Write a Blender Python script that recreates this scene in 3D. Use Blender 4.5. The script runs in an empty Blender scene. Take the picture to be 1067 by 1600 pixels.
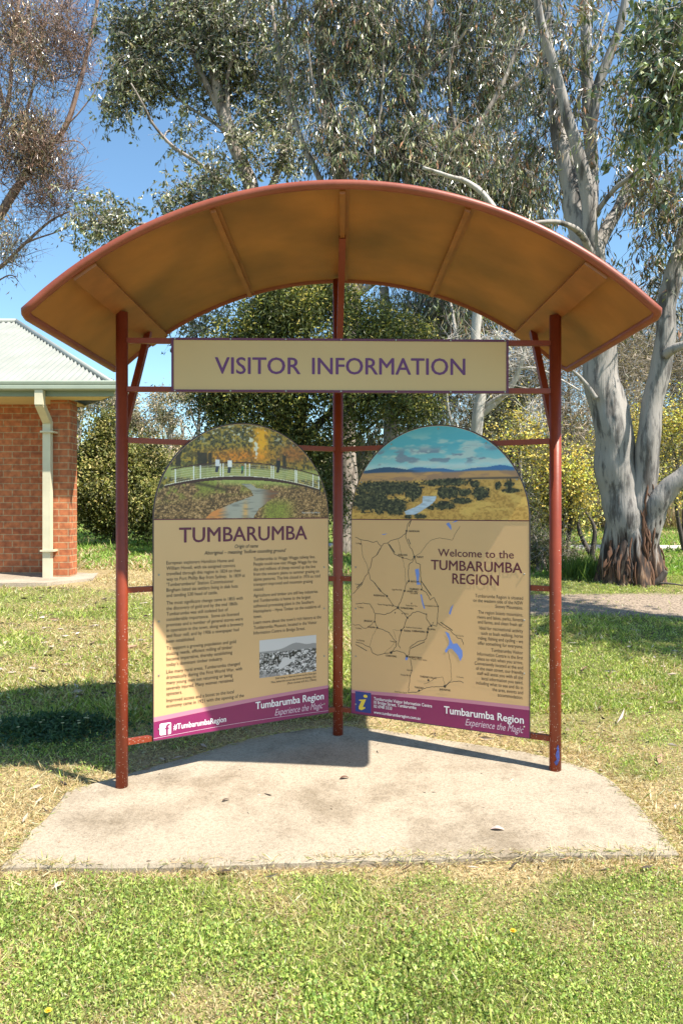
import bpy, math, random
import numpy as np
from mathutils import Vector, Matrix

R = math.radians
rng = np.random.default_rng(7)
random.seed(7)
SC = bpy.context.scene
COL = SC.collection
CH = 1.5                     # eye height above the slab
F = 1180.0                   # focal length in photo pixels
PX, PY = 533.5, 791.0        # principal column, horizon row

# ------------------------------------------------------------------ camera, sky, sun, exposure
cam = bpy.data.cameras.new('camera')
cam.lens = 36.0 * F / 1600.0
cam.sensor_width = 36.0
cam.sensor_fit = 'AUTO'
cam.shift_y = -9.0 / 1600.0
cam.clip_start = 0.05
cam.clip_end = 5000
camo = bpy.data.objects.new('camera', cam)
COL.objects.link(camo)
camo.location = (0, 0, CH)
camo.rotation_euler = (R(90), 0, 0)
SC.camera = camo

SUN_EL = R(56.5)
SUN_AZ = math.atan2(0.845, -0.535)          # clockwise from +Y
to_sun = Vector((math.sin(SUN_AZ) * math.cos(SUN_EL), math.cos(SUN_AZ) * math.cos(SUN_EL), math.sin(SUN_EL)))
world = bpy.data.worlds.new('World')
SC.world = world
world.use_nodes = True
wn = world.node_tree
bg = wn.nodes['Background']
sky = wn.nodes.new('ShaderNodeTexSky')
sky.sky_type = 'NISHITA'
sky.sun_disc = False
sky.sun_elevation = SUN_EL
sky.sun_rotation = SUN_AZ
sky.altitude = 600
sky.air_density = 1.0
sky.dust_density = 0.5
sky.ozone_density = 2.2
tintn = wn.nodes.new('ShaderNodeMix')          # a touch clearer blue than the model's violet
tintn.data_type = 'RGBA'
tintn.blend_type = 'MULTIPLY'
tintn.inputs[0].default_value = 1.0
tintn.inputs[7].default_value = (0.86, 1.01, 0.99, 1)
wn.links.new(sky.outputs[0], tintn.inputs[6])
wn.links.new(tintn.outputs[2], bg.inputs[0])
bg.inputs[1].default_value = 0.115
sl = bpy.data.lights.new('sun', 'SUN')
sl.energy = 5.0
sl.angle = R(0.5)
sl.color = (1.0, 0.94, 0.84)
so = bpy.data.objects.new('sun', sl)
COL.objects.link(so)
so.rotation_euler = (-to_sun).to_track_quat('-Z', 'Y').to_euler()
so.location = (0, 0, 40)
SC.view_settings.view_transform = 'Standard'
SC.view_settings.look = 'None'
SC.view_settings.gamma = 1.0
SC.view_settings.exposure = 1.12
SC.cycles.max_bounces = 8
SC.cycles.transparent_max_bounces = 8


# ------------------------------------------------------------------ helpers
def P(px, py, d):
    """world point seen at photo pixel px, py at depth d"""
    return Vector(((px - PX) * d / F, d, CH + (PY - py) * d / F))


def lin(r, g, b):
    f = lambda c: (c / 255 / 12.92) if c / 255 <= 0.04045 else ((c / 255 + 0.055) / 1.055) ** 2.4
    return (f(r), f(g), f(b))


def smooth(a, b, x):
    t = np.clip((x - a) / (b - a), 0, 1)
    return t * t * (3 - 2 * t)


def _hash(ix, iy, s):
    h = np.sin(ix * 127.1 + iy * 311.7 + s * 74.7) * 43758.5453
    return h - np.floor(h)


def vnoise(x, y, s=0):
    x = np.asarray(x, float)
    y = np.asarray(y, float)
    ix, iy = np.floor(x), np.floor(y)
    fx, fy = x - ix, y - iy
    fx = fx * fx * (3 - 2 * fx)
    fy = fy * fy * (3 - 2 * fy)
    a, b = _hash(ix, iy, s), _hash(ix + 1, iy, s)
    c, d = _hash(ix, iy + 1, s), _hash(ix + 1, iy + 1, s)
    return (a * (1 - fx) + b * fx) * (1 - fy) + (c * (1 - fx) + d * fx) * fy


def fbm(x, y, s=0, o=4):
    v, a, t = 0, 0.5, 0
    for i in range(o):
        v = v + a * vnoise(x * 2 ** i, y * 2 ** i, s + i * 13)
        t += a
        a *= 0.5
    return v / t


def tag(o, label=None, cat=None, group=None, kind=None):
    if label:
        o['label'] = label
    if cat:
        o['category'] = cat
    if group:
        o['group'] = group
    if kind:
        o['kind'] = kind
    return o


def empty(name, loc, rz=0.0):
    o = bpy.data.objects.new(name, None)
    o.empty_display_size = 0.2
    COL.objects.link(o)
    o.location = loc
    o.rotation_euler = (0, 0, rz)
    return o


def link(name, me, mat, parent=None):
    o = bpy.data.objects.new(name, me)
    if mat:
        for m in (mat if isinstance(mat, (list, tuple)) else [mat]):
            me.materials.append(m)
    COL.objects.link(o)
    if parent:
        o.parent = parent
    return o


class MB:
    """collects shapes for one mesh"""

    def __init__(s):
        s.v, s.f, s.sm, s.mi = [], [], [], []

    def add(s, vs, fs, smooth=False, mi=0):
        n = len(s.v)
        s.v += [tuple(v) for v in vs]
        s.f += [tuple(i + n for i in f) for f in fs]
        s.sm += [smooth] * len(fs)
        s.mi += [mi] * len(fs)

    def box(s, x0, x1, y0, y1, z0, z1, M=None, mi=0):
        vs = [Vector(p) for p in ((x0, y0, z0), (x1, y0, z0), (x1, y1, z0), (x0, y1, z0), (x0, y0, z1), (x1, y0, z1), (x1, y1, z1), (x0, y1, z1))]
        if M is not None:
            vs = [M @ v for v in vs]
        s.add(vs, [(0, 3, 2, 1), (4, 5, 6, 7), (0, 1, 5, 4), (1, 2, 6, 5), (2, 3, 7, 6), (3, 0, 4, 7)], mi=mi)

    def bar(s, a, b, w, h, up=(0, 0, 1), ext=0):
        a, b = Vector(a), Vector(b)
        d = (b - a)
        L = d.length
        d.normalize()
        x = d.cross(Vector(up)).normalized()
        z = x.cross(d).normalized()
        M = Matrix.Translation(a) @ Matrix((x, d, z)).transposed().to_4x4()
        s.box(-w / 2, w / 2, -ext, L + ext, -h / 2, h / 2, M)

    def tube(s, pts, rad, n=10, cap=True, mi=0, closed=False, lump=0.0, seed=0):
        pts = [Vector(p) for p in pts]
        if not hasattr(rad, '__len__'):
            rad = [rad] * len(pts)
        m = len(pts)
        vs = []
        ref = None
        for i, p in enumerate(pts):
            if closed:
                d = pts[(i + 1) % m] - pts[i - 1]
            else:
                d = pts[min(i + 1, m - 1)] - pts[max(i - 1, 0)]
            if d.length < 1e-9:
                d = Vector((0, 0, 1))
            d.normalize()
            if ref is None:
                ref = Vector((1, 0, 0)) if abs(d.x) < 0.8 else Vector((0, 1, 0))
            u = (ref - d * ref.dot(d)).normalized()
            w = d.cross(u)
            ref = u
            for k in range(n):
                a = 2 * math.pi * k / n
                r = rad[i]
                if lump:
                    r *= 1 + lump * (math.sin(3 * a + 0.22 * i + seed) * 0.6 + math.sin(2 * a - 0.17 * i + seed * 2) * 0.6 + math.sin(7 * a + i * 0.12 + seed) * 0.3)
                vs.append(p + (u * math.cos(a) + w * math.sin(a)) * r)
        fs = []
        for i in range(m if closed else m - 1):
            j = (i + 1) % m
            for k in range(n):
                l = (k + 1) % n
                fs.append((i * n + k, i * n + l, j * n + l, j * n + k))
        s.add(vs, fs, True, mi)
        if cap and not closed:
            n0 = len(s.v) - len(vs)
            s.f.append(tuple(n0 + k for k in reversed(range(n))))
            s.f.append(tuple(n0 + (m - 1) * n + k for k in range(n)))
            s.sm += [False, False]
            s.mi += [mi, mi]

    def mesh(s, name):
        me = bpy.data.meshes.new(name)
        me.from_pydata(s.v, [], s.f)
        me.polygons.foreach_set('use_smooth', s.sm)
        me.polygons.foreach_set('material_index', s.mi)
        me.update()
        return me

    def build(s, name, mat, parent=None):
        return link(name, s.mesh(name), mat, parent)


def np_mesh(name, V, Q, C=None, smooth=False):
    """mesh from an (n,3) vertex array and an (m,k) face array, optional per-vertex colour"""
    me = bpy.data.meshes.new(name)
    V = np.asarray(V, np.float32)
    Q = np.asarray(Q, np.int32)
    k = Q.shape[1]
    me.vertices.add(len(V))
    me.vertices.foreach_set('co', V.ravel())
    me.loops.add(Q.size)
    me.loops.foreach_set('vertex_index', Q.ravel())
    me.polygons.add(len(Q))
    me.polygons.foreach_set('loop_start', np.arange(0, Q.size, k, dtype=np.int32))
    try:
        me.polygons.foreach_set('loop_total', np.full(len(Q), k, np.int32))
    except Exception:
        pass
    me.polygons.foreach_set('use_smooth', np.full(len(Q), smooth, bool))
    if C is not None:
        a = me.color_attributes.new('tint', 'FLOAT_COLOR', 'POINT')
        C4 = np.ones((len(V), 4), np.float32)
        C4[:, :3] = C
        a.data.foreach_set('color', C4.ravel())
    me.update(calc_edges=True)
    me.validate()
    return me


def unit(a):
    return a / np.maximum(np.linalg.norm(a, axis=-1, keepdims=True), 1e-9)


def leaf_arrays(pos, axis, L, W, col, fold=0.25):
    """one folded diamond per leaf"""
    n = len(pos)
    axis = unit(axis)
    rnd = rng.normal(size=(n, 3))
    side = unit(np.cross(axis, rnd))
    nor = np.cross(axis, side)
    L = np.broadcast_to(L, (n,))[:, None]
    W = np.broadcast_to(W, (n,))[:, None]
    mid = pos + axis * L * 0.45 + nor * W * fold
    V = np.stack([pos, mid + side * W * 0.5, pos + axis * L - nor * L * 0.08, mid - side * W * 0.5], 1).reshape(-1, 3)
    Q = np.arange(4 * n, dtype=np.int32).reshape(n, 4)
    C = np.repeat(col, 4, axis=0)
    return V, Q, C


# ------------------------------------------------------------------ materials
def mat_new(name):
    m = bpy.data.materials.new(name)
    m.use_nodes = True
    return m, m.node_tree.nodes, m.node_tree.links, m.node_tree.nodes['Principled BSDF']


def simple(name, col, rough=0.6, metal=0.0, var=0.12, scale=6.0, bump=0.0, bscale=60.0, spec=0.5):
    """base colour broken by noise in object space"""
    m, N, L, b = mat_new(name)
    tc = N.new('ShaderNodeTexCoord')
    nz = N.new('ShaderNodeTexNoise')
    nz.inputs['Scale'].default_value = scale
    nz.inputs['Detail'].default_value = 5
    L.new(tc.outputs['Object'], nz.inputs['Vector'])
    rp = N.new('ShaderNodeValToRGB')
    rp.color_ramp.elements[0].position = 0.3
    rp.color_ramp.elements[1].position = 0.7
    rp.color_ramp.elements[0].color = tuple(c * (1 - var) for c in col) + (1,)
    rp.color_ramp.elements[1].color = tuple(min(1, c * (1 + var)) for c in col) + (1,)
    L.new(nz.outputs[0], rp.inputs[0])
    L.new(rp.outputs[0], b.inputs['Base Color'])
    b.inputs['Roughness'].default_value = rough
    b.inputs['Metallic'].default_value = metal
    b.inputs['Specular IOR Level'].default_value = spec
    if bump:
        n2 = N.new('ShaderNodeTexNoise')
        n2.inputs['Scale'].default_value = bscale
        L.new(tc.outputs['Object'], n2.inputs['Vector'])
        bp = N.new('ShaderNodeBump')
        bp.inputs['Strength'].default_value = bump
        bp.inputs['Distance'].default_value = 0.01
        L.new(n2.outputs[0], bp.inputs['Height'])
        L.new(bp.outputs[0], b.inputs['Normal'])
    return m


def leaf_mat(name, rough=0.45, trans=0.3, spec=0.5, tmul=(1.0, 1.15, 0.5)):
    m, N, L, b = mat_new(name)
    at = N.new('ShaderNodeAttribute')
    at.attribute_name = 'tint'
    L.new(at.outputs['Color'], b.inputs['Base Color'])
    b.inputs['Roughness'].default_value = rough
    b.inputs['Specular IOR Level'].default_value = spec
    tr = N.new('ShaderNodeBsdfTranslucent')
    mx = N.new('ShaderNodeMix')
    mx.data_type = 'RGBA'
    mx.blend_type = 'MULTIPLY'
    mx.inputs[0].default_value = 1.0
    L.new(at.outputs['Color'], mx.inputs[6])
    mx.inputs[7].default_value = (tmul[0], tmul[1], tmul[2], 1)
    L.new(mx.outputs[2], tr.inputs['Color'])
    ms = N.new('ShaderNodeMixShader')
    ms.inputs[0].default_value = trans
    L.new(b.outputs[0], ms.inputs[1])
    L.new(tr.outputs[0], ms.inputs[2])
    L.new(ms.outputs[0], N['Material Output'].inputs['Surface'])
    return m


def tint_mat(name, rough=0.4, spec=0.3):
    m, N, L, b = mat_new(name)
    at = N.new('ShaderNodeAttribute')
    at.attribute_name = 'tint'
    L.new(at.outputs['Color'], b.inputs['Base Color'])
    b.inputs['Roughness'].default_value = rough
    b.inputs['Specular IOR Level'].default_value = spec
    return m


def steel_paint(name, col, speckle=True):
    """worn terracotta paint: faded patches, white speckles low down"""
    m, N, L, b = mat_new(name)
    tc = N.new('ShaderNodeTexCoord')
    nz = N.new('ShaderNodeTexNoise')
    nz.inputs['Scale'].default_value = 5
    nz.inputs['Detail'].default_value = 8
    nz.inputs['Roughness'].default_value = 0.7
    L.new(tc.outputs['Object'], nz.inputs['Vector'])
    rp = N.new('ShaderNodeValToRGB')
    rp.color_ramp.elements[0].position = 0.32
    rp.color_ramp.elements[1].position = 0.72
    rp.color_ramp.elements[0].color = (col[0] * 0.84, col[1] * 0.8, col[2] * 0.8, 1)
    rp.color_ramp.elements[1].color = (col[0] * 1.14, col[1] * 1.25, col[2] * 1.35, 1)
    L.new(nz.outputs[0], rp.inputs[0])
    out = rp.outputs[0]
    if speckle:
        vo = N.new('ShaderNodeTexVoronoi')
        vo.inputs['Scale'].default_value = 120
        L.new(tc.outputs['Object'], vo.inputs['Vector'])
        lt = N.new('ShaderNodeMath')
        lt.operation = 'LESS_THAN'
        lt.inputs[1].default_value = 0.24
        L.new(vo.outputs['Distance'], lt.inputs[0])
        sp = N.new('ShaderNodeSeparateColor')
        L.new(vo.outputs['Color'], sp.inputs[0])
        g2 = N.new('ShaderNodeMath')
        g2.operation = 'GREATER_THAN'
        sx = N.new('ShaderNodeSeparateXYZ')
        L.new(tc.outputs['Object'], sx.inputs[0])
        mr = N.new('ShaderNodeMapRange')
        mr.inputs[1].default_value = 0.0
        mr.inputs[2].default_value = 1.3
        mr.inputs[3].default_value = 0.62
        mr.inputs[4].default_value = 1.0
        L.new(sx.outputs[2], mr.inputs[0])
        L.new(sp.outputs[0], g2.inputs[0])
        L.new(mr.outputs[0], g2.inputs[1])
        mu = N.new('ShaderNodeMath')
        mu.operation = 'MULTIPLY'
        L.new(lt.outputs[0], mu.inputs[0])
        L.new(g2.outputs[0], mu.inputs[1])
        mx = N.new('ShaderNodeMix')
        mx.data_type = 'RGBA'
        L.new(mu.outputs[0], mx.inputs[0])
        L.new(out, mx.inputs[6])
        mx.inputs[7].default_value = (0.6, 0.5, 0.42, 1)
        out = mx.outputs[2]
    L.new(out, b.inputs['Base Color'])
    b.inputs['Roughness'].default_value = 0.42
    b.inputs['Specular IOR Level'].default_value = 0.4
    n2 = N.new('ShaderNodeTexNoise')
    n2.inputs['Scale'].default_value = 45
    L.new(tc.outputs['Object'], n2.inputs['Vector'])
    bp = N.new('ShaderNodeBump')
    bp.inputs['Strength'].default_value = 0.12
    bp.inputs['Distance'].default_value = 0.004
    L.new(n2.outputs[0], bp.inputs['Height'])
    L.new(bp.outputs[0], b.inputs['Normal'])
    return m


def brick_mat(name):
    m, N, L, b = mat_new(name)
    tc = N.new('ShaderNodeTexCoord')
    sx = N.new('ShaderNodeSeparateXYZ')
    L.new(tc.outputs['Object'], sx.inputs[0])
    ad = N.new('ShaderNodeMath')
    L.new(sx.outputs[0], ad.inputs[0])
    L.new(sx.outputs[1], ad.inputs[1])
    cx = N.new('ShaderNodeCombineXYZ')
    L.new(ad.outputs[0], cx.inputs[0])
    L.new(sx.outputs[2], cx.inputs[1])
    bt = N.new('ShaderNodeTexBrick')
    bt.inputs['Scale'].default_value = 1
    bt.inputs['Brick Width'].default_value = 0.24
    bt.inputs['Row Height'].default_value = 0.086
    bt.inputs['Mortar Size'].default_value = 0.007
    bt.inputs['Mortar Smooth'].default_value = 0.2
    bt.inputs['Bias'].default_value = -0.1
    bt.inputs['Color1'].default_value = (0.46, 0.15, 0.058, 1)
    bt.inputs['Color2'].default_value = (0.36, 0.105, 0.042, 1)
    bt.inputs['Mortar'].default_value = (0.42, 0.28, 0.16, 1)
    L.new(cx.outputs[0], bt.inputs['Vector'])
    nz = N.new('ShaderNodeTexNoise')
    nz.inputs['Scale'].default_value = 16
    nz.inputs['Detail'].default_value = 6
    L.new(tc.outputs['Object'], nz.inputs['Vector'])
    rp = N.new('ShaderNodeValToRGB')
    rp.color_ramp.elements[0].position = 0.3
    rp.color_ramp.elements[0].color = (0.55, 0.5, 0.5, 1)
    rp.color_ramp.elements[1].position = 0.62
    rp.color_ramp.elements[1].color = (1.15, 1.15, 1.1, 1)
    L.new(nz.outputs[0], rp.inputs[0])
    mx = N.new('ShaderNodeMix')
    mx.data_type = 'RGBA'
    mx.blend_type = 'MULTIPLY'
    mx.inputs[0].default_value = 0.8
    L.new(bt.outputs['Color'], mx.inputs[6])
    L.new(rp.outputs[0], mx.inputs[7])
    L.new(mx.outputs[2], b.inputs['Base Color'])
    b.inputs['Roughness'].default_value = 0.85
    bp = N.new('ShaderNodeBump')
    bp.inputs['Strength'].default_value = 0.6
    bp.inputs['Distance'].default_value = 0.008
    bp.invert = True
    L.new(bt.outputs['Fac'], bp.inputs['Height'])
    L.new(bp.outputs[0], b.inputs['Normal'])
    return m


def bark_mat(name, base, patch, dark, zs=0.35, base_z=None, scale=5.0):
    """smooth gum bark: vertical streaks and patches; stringy dark bark below base_z"""
    m, N, L, b = mat_new(name)
    tc = N.new('ShaderNodeTexCoord')
    mp = N.new('ShaderNodeMapping')
    mp.inputs['Scale'].default_value = (1, 1, zs)
    L.new(tc.outputs['Object'], mp.inputs[0])
    n1 = N.new('ShaderNodeTexNoise')
    n1.inputs['Scale'].default_value = scale
    n1.inputs['Detail'].default_value = 7
    n1.inputs['Roughness'].default_value = 0.65
    L.new(mp.outputs[0], n1.inputs[0])
    rp = N.new('ShaderNodeValToRGB')
    e = rp.color_ramp.elements
    e[0].position = 0.38
    e[0].color = dark + (1,)
    e[1].position = 0.62
    e[1].color = base + (1,)
    x = e.new(0.445)
    x.color = patch + (1,)
    x = e.new(0.475)
    x.color = tuple(c * 0.85 for c in base) + (1,)
    L.new(n1.outputs[0], rp.inputs[0])
    out = rp.outputs[0]
    mp2 = N.new('ShaderNodeMapping')
    mp2.inputs['Scale'].default_value = (1, 1, 0.07)
    L.new(tc.outputs['Object'], mp2.inputs[0])
    n2 = N.new('ShaderNodeTexNoise')
    n2.inputs['Scale'].default_value = 26
    n2.inputs['Detail'].default_value = 6
    L.new(mp2.outputs[0], n2.inputs[0])
    if base_z is not None:
        r2 = N.new('ShaderNodeValToRGB')
        f = r2.color_ramp.elements
        f[0].position = 0.38
        f[0].color = (0.018, 0.012, 0.009, 1)
        f[1].position = 0.66
        f[1].color = (0.30, 0.17, 0.09, 1)
        g = f.new(0.5)
        g.color = (0.075, 0.04, 0.024, 1)
        L.new(n2.outputs[0], r2.inputs[0])
        sx = N.new('ShaderNodeSeparateXYZ')
        L.new(tc.outputs['Object'], sx.inputs[0])
        ad = N.new('ShaderNodeMath')
        ad.operation = 'MULTIPLY_ADD'
        ad.inputs[1].default_value = 2.4
        L.new(n2.outputs[0], ad.inputs[0])
        L.new(sx.outputs[2], ad.inputs[2])
        mr = N.new('ShaderNodeMapRange')
        mr.inputs[1].default_value = base_z + 1.2 - 0.18
        mr.inputs[2].default_value = base_z + 1.2 + 0.12
        mr.inputs[3].default_value = 1
        mr.inputs[4].default_value = 0
        L.new(ad.outputs[0], mr.inputs[0])
        mx = N.new('ShaderNodeMix')
        mx.data_type = 'RGBA'
        L.new(mr.outputs[0], mx.inputs[0])
        L.new(out, mx.inputs[6])
        L.new(r2.outputs[0], mx.inputs[7])
        out = mx.outputs[2]
    L.new(out, b.inputs['Base Color'])
    b.inputs['Roughness'].default_value = 0.8
    bp = N.new('ShaderNodeBump')
    bp.inputs['Strength'].default_value = 0.5
    bp.inputs['Distance'].default_value = 0.03
    L.new(n2.outputs[0], bp.inputs['Height'])
    L.new(bp.outputs[0], b.inputs['Normal'])
    return m


def concrete_mat(name, col, stain=0.5, speck=0.5):
    m, N, L, b = mat_new(name)
    tc = N.new('ShaderNodeTexCoord')

    def noise(s, d=6, r=0.6):
        n = N.new('ShaderNodeTexNoise')
        n.inputs['Scale'].default_value = s
        n.inputs['Detail'].default_value = d
        n.inputs['Roughness'].default_value = r
        L.new(tc.outputs['Object'], n.inputs['Vector'])
        return n

    def ramp(src, p0, c0, p1, c1):
        r = N.new('ShaderNodeValToRGB')
        r.color_ramp.elements[0].position = p0
        r.color_ramp.elements[0].color = c0 + (1,)
        r.color_ramp.elements[1].position = p1
        r.color_ramp.elements[1].color = c1 + (1,)
        L.new(src, r.inputs[0])
        return r.outputs[0]

    def mul(a, bb, f):
        x = N.new('ShaderNodeMix')
        x.data_type = 'RGBA'
        x.blend_type = 'MULTIPLY'
        x.inputs[0].default_value = f
        L.new(a, x.inputs[6])
        L.new(bb, x.inputs[7])
        return x.outputs[2]

    base = ramp(noise(2.2, 8, 0.7).outputs[0], 0.3, tuple(c * 0.82 for c in col), 0.7, tuple(c * 1.12 for c in col))
    st = ramp(noise(1.1, 9, 0.75).outputs[0], 0.36, (0.62, 0.58, 0.52), 0.5, (1, 1, 1))
    sp = ramp(noise(170, 2, 0.5).outputs[0], 0.36, (0.55, 0.52, 0.48), 0.5, (1, 1, 1))
    sp2 = ramp(noise(60, 3, 0.6).outputs[0], 0.35, (0.72, 0.7, 0.66), 0.55, (1.08, 1.06, 1.02))
    o = mul(mul(mul(base, st, stain), sp, speck), sp2, 0.6)
    L.new(o, b.inputs['Base Color'])
    b.inputs['Roughness'].default_value = 0.9
    b.inputs['Specular IOR Level'].default_value = 0.2
    bp = N.new('ShaderNodeBump')
    bp.inputs['Strength'].default_value = 0.5
    bp.inputs['Distance'].default_value = 0.004
    L.new(noise(120, 4).outputs[0], bp.inputs['Height'])
    L.new(bp.outputs[0], b.inputs['Normal'])
    return m


M = {}
M['steel'] = steel_paint('terracotta_steel', (0.225, 0.034, 0.011))
M['rim'] = steel_paint('rim_steel', (0.27, 0.066, 0.034), False)
M['ceiling'] = simple('underside_paint', (0.335, 0.122, 0.028), 0.5, var=0.34, scale=2.3, bump=0.15, bscale=7)
M['rib'] = simple('rib_paint', (0.32, 0.108, 0.03), 0.5, var=0.15, scale=9)
M['rooftop'] = simple('roof_top_paint', (0.3, 0.09, 0.05), 0.5)
M['beige'] = simple('beige_board', lin(214, 172, 124), 0.35, var=0.03, scale=3)
M['signbeige'] = simple('sign_board', lin(202, 170, 120), 0.4, var=0.04, scale=2)
M['purple'] = simple('purple_ink', lin(94, 18, 58), 0.35, var=0.05)
M['violet'] = simple('violet_ink', lin(98, 40, 100), 0.4, var=0.05)
M['maroon'] = simple('maroon_ink', lin(92, 20, 44), 0.35, var=0.05)
M['ink'] = simple('black_ink', (0.028, 0.025, 0.024), 0.4, var=0.1)
M['band'] = simple('magenta_band', lin(132, 32, 86), 0.35, var=0.06)
M['bandlight'] = simple('pale_mauve_band', lin(190, 125, 145), 0.35, var=0.04)
M['white'] = simple('white_ink', (0.82, 0.8, 0.8), 0.4, var=0.03)
M['palepink'] = simple('pale_pink_ink', (0.66, 0.5, 0.58), 0.4, var=0.03)
M['infoblue'] = simple('info_blue', lin(34, 58, 130), 0.35, var=0.03)
M['infoyellow'] = simple('info_yellow', lin(240, 205, 70), 0.35, var=0.03)
M['lake'] = simple('lake_blue', lin(112, 140, 214), 0.4, var=0.03)
M['edge'] = simple('panel_edge', (0.05, 0.03, 0.04), 0.5)
M['screw'] = simple('screw_head', (0.35, 0.33, 0.3), 0.4, 0.6)
M['print'] = tint_mat('printed_picture', 0.3, 0.4)
M['slab'] = concrete_mat('slab_concrete', (0.375, 0.315, 0.24), 0.75, 0.6)
M['pad'] = concrete_mat('pad_concrete', (0.40, 0.34, 0.27), 0.4, 0.4)
M['pathc'] = concrete_mat('path_concrete', (0.55, 0.51, 0.45), 0.3, 0.3)
M['brick'] = brick_mat('red_brick')
M['zinc'] = simple('pale_green_roof', (0.27, 0.28, 0.25), 0.42, 0.0, var=0.10, scale=2.5)
M['gutter'] = simple('green_gutter', (0.33, 0.37, 0.29), 0.45, var=0.05)
M['fascia'] = simple('green_fascia', (0.2, 0.235, 0.17), 0.5, var=0.05)
M['soffit'] = simple('cream_soffit', (0.62, 0.5, 0.25), 0.7, var=0.05)
M['pipe'] = simple('cream_pipe', (0.6, 0.54, 0.38), 0.5, var=0.1, scale=4)
M['gumleaf'] = leaf_mat('gum_leaf', 0.32, 0.14, 0.8)
M['leaf'] = leaf_mat('shrub_leaf', 0.5, 0.25, 0.4)
M['petal'] = leaf_mat('wattle_blossom', 0.7, 0.35, 0.2, (1, 1, 0.7))
M['blade'] = leaf_mat('grass_blade', 0.55, 0.35, 0.3)
M['litter'] = tint_mat('leaf_litter', 0.7, 0.2)
M['gumbark'] = bark_mat('pale_gum_bark', (0.33, 0.30, 0.27), (0.17, 0.157, 0.145), (0.085, 0.073, 0.064), 0.22, 1.06, 6.0)
M['stringbark'] = bark_mat('stringy_brown_bark', (0.13, 0.06, 0.03), (0.045, 0.026, 0.018), (0.012, 0.009, 0.007), 0.1, None, 14)
M['limbark'] = bark_mat('limb_bark', (0.36, 0.30, 0.25), (0.2, 0.16, 0.13), (0.09, 0.07, 0.055), 0.3)
M['darkbark'] = bark_mat('dark_bark', (0.07, 0.055, 0.045), (0.045, 0.035, 0.028), (0.02, 0.016, 0.013), 0.2, None, 9)
M['redbark'] = bark_mat('reddish_bark', (0.27, 0.17, 0.125), (0.17, 0.10, 0.08), (0.09, 0.06, 0.05), 0.3, None, 9)
M['greybark'] = bark_mat('grey_twig_bark', (0.30, 0.26, 0.22), (0.2, 0.17, 0.14), (0.1, 0.085, 0.07), 0.3, None, 9)
M['paleblark'] = bark_mat('bleached_wood', (0.55, 0.51, 0.46), (0.42, 0.38, 0.33), (0.24, 0.2, 0.17), 0.3, None, 7)
M['blue'] = simple('blue_scuff', (0.035, 0.05, 0.2), 0.5, var=0.3, scale=60)
M['flower'] = simple('cream_petal', (0.7, 0.62, 0.3), 0.6)
M['yellowpetal'] = simple('yellow_petal', (0.75, 0.5, 0.03), 0.6)
M['stem'] = simple('flower_stem', (0.15, 0.2, 0.06), 0.6)


# ------------------------------------------------------------------ terrain
def gz(x, y):
    x = np.asarray(x, float)
    y = np.asarray(y, float)
    near = 0.002 + 0.0617 * (y - 4.165) + 0.0268 * np.clip(x, -5, 5) - 0.03
    far = np.interp(y, [4.83, 6.5, 9.6, 12, 15, 25, 60, 120, 300, 1200], [0.04, 0.19, 0.49, 0.58, 0.66, 0.8, 1.15, 1.4, 1.45, 1.45])
    t = smooth(4.8, 7.0, y)
    z = near * (1 - t) + far * t
    z = z + 0.085 * smooth(-2.0, -3.1, x) * smooth(7.4, 9.0, y) * (1 - smooth(13, 18, y))
    return z + (fbm(x * 1.3, y * 1.3, 3, 3) - 0.5) * 0.03 * smooth(5.2, 7, y)


def top(x, y):
    return 0.002 + 0.0617 * (y - 4.165) + 0.0268 * x


def on_slab_plane(px, py):
    """photo pixel -> point on the slab's tilted top"""
    d = Vector(((px - PX) / F, 1.0, (PY - py) / F))
    # z = a + b y + c x
    a, b, c = 0.002 - 0.0617 * 4.165, 0.0617, 0.0268
    t = (a - CH) / (d.z - b * d.y - c * d.x)
    return Vector((d.x * t, t, CH + d.z * t))


slab_px = [(3, 1351), (19, 1334), (44, 1299), (72, 1277), (92, 1251), (104, 1236), (144, 1223), (200, 1208), (299, 1180), (389, 1153), (472, 1139),
           (534, 1133), (590, 1138), (659, 1149), (826, 1175), (877, 1187), (939, 1206), (964, 1225), (996, 1253), (1039, 1303), (1060, 1331),
           (797, 1334), (666, 1339), (530, 1342), (270, 1352)]
slab = [on_slab_plane(*p) for p in slab_px]
SX = np.array([p.x for p in slab])
SY = np.array([p.y for p in slab])


def slab_dist(x, y):
    """signed distance to slab outline, negative inside"""
    x = np.asarray(x, float)
    y = np.asarray(y, float)
    d = np.full(x.shape, 1e9)
    ins = np.zeros(x.shape, bool)
    n = len(SX)
    for i in range(n):
        ax, ay, bx, by = SX[i], SY[i], SX[(i + 1) % n], SY[(i + 1) % n]
        ex, ey = bx - ax, by - ay
        t = np.clip(((x - ax) * ex + (y - ay) * ey) / (ex * ex + ey * ey), 0, 1)
        d = np.minimum(d, np.hypot(x - ax - t * ex, y - ay - t * ey))
        c = ((ay > y) != (by > y)) & (x < (bx - ax) * (y - ay) / (by - ay + 1e-12) + ax)
        ins ^= c
    return np.where(ins, -d, d)


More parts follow.
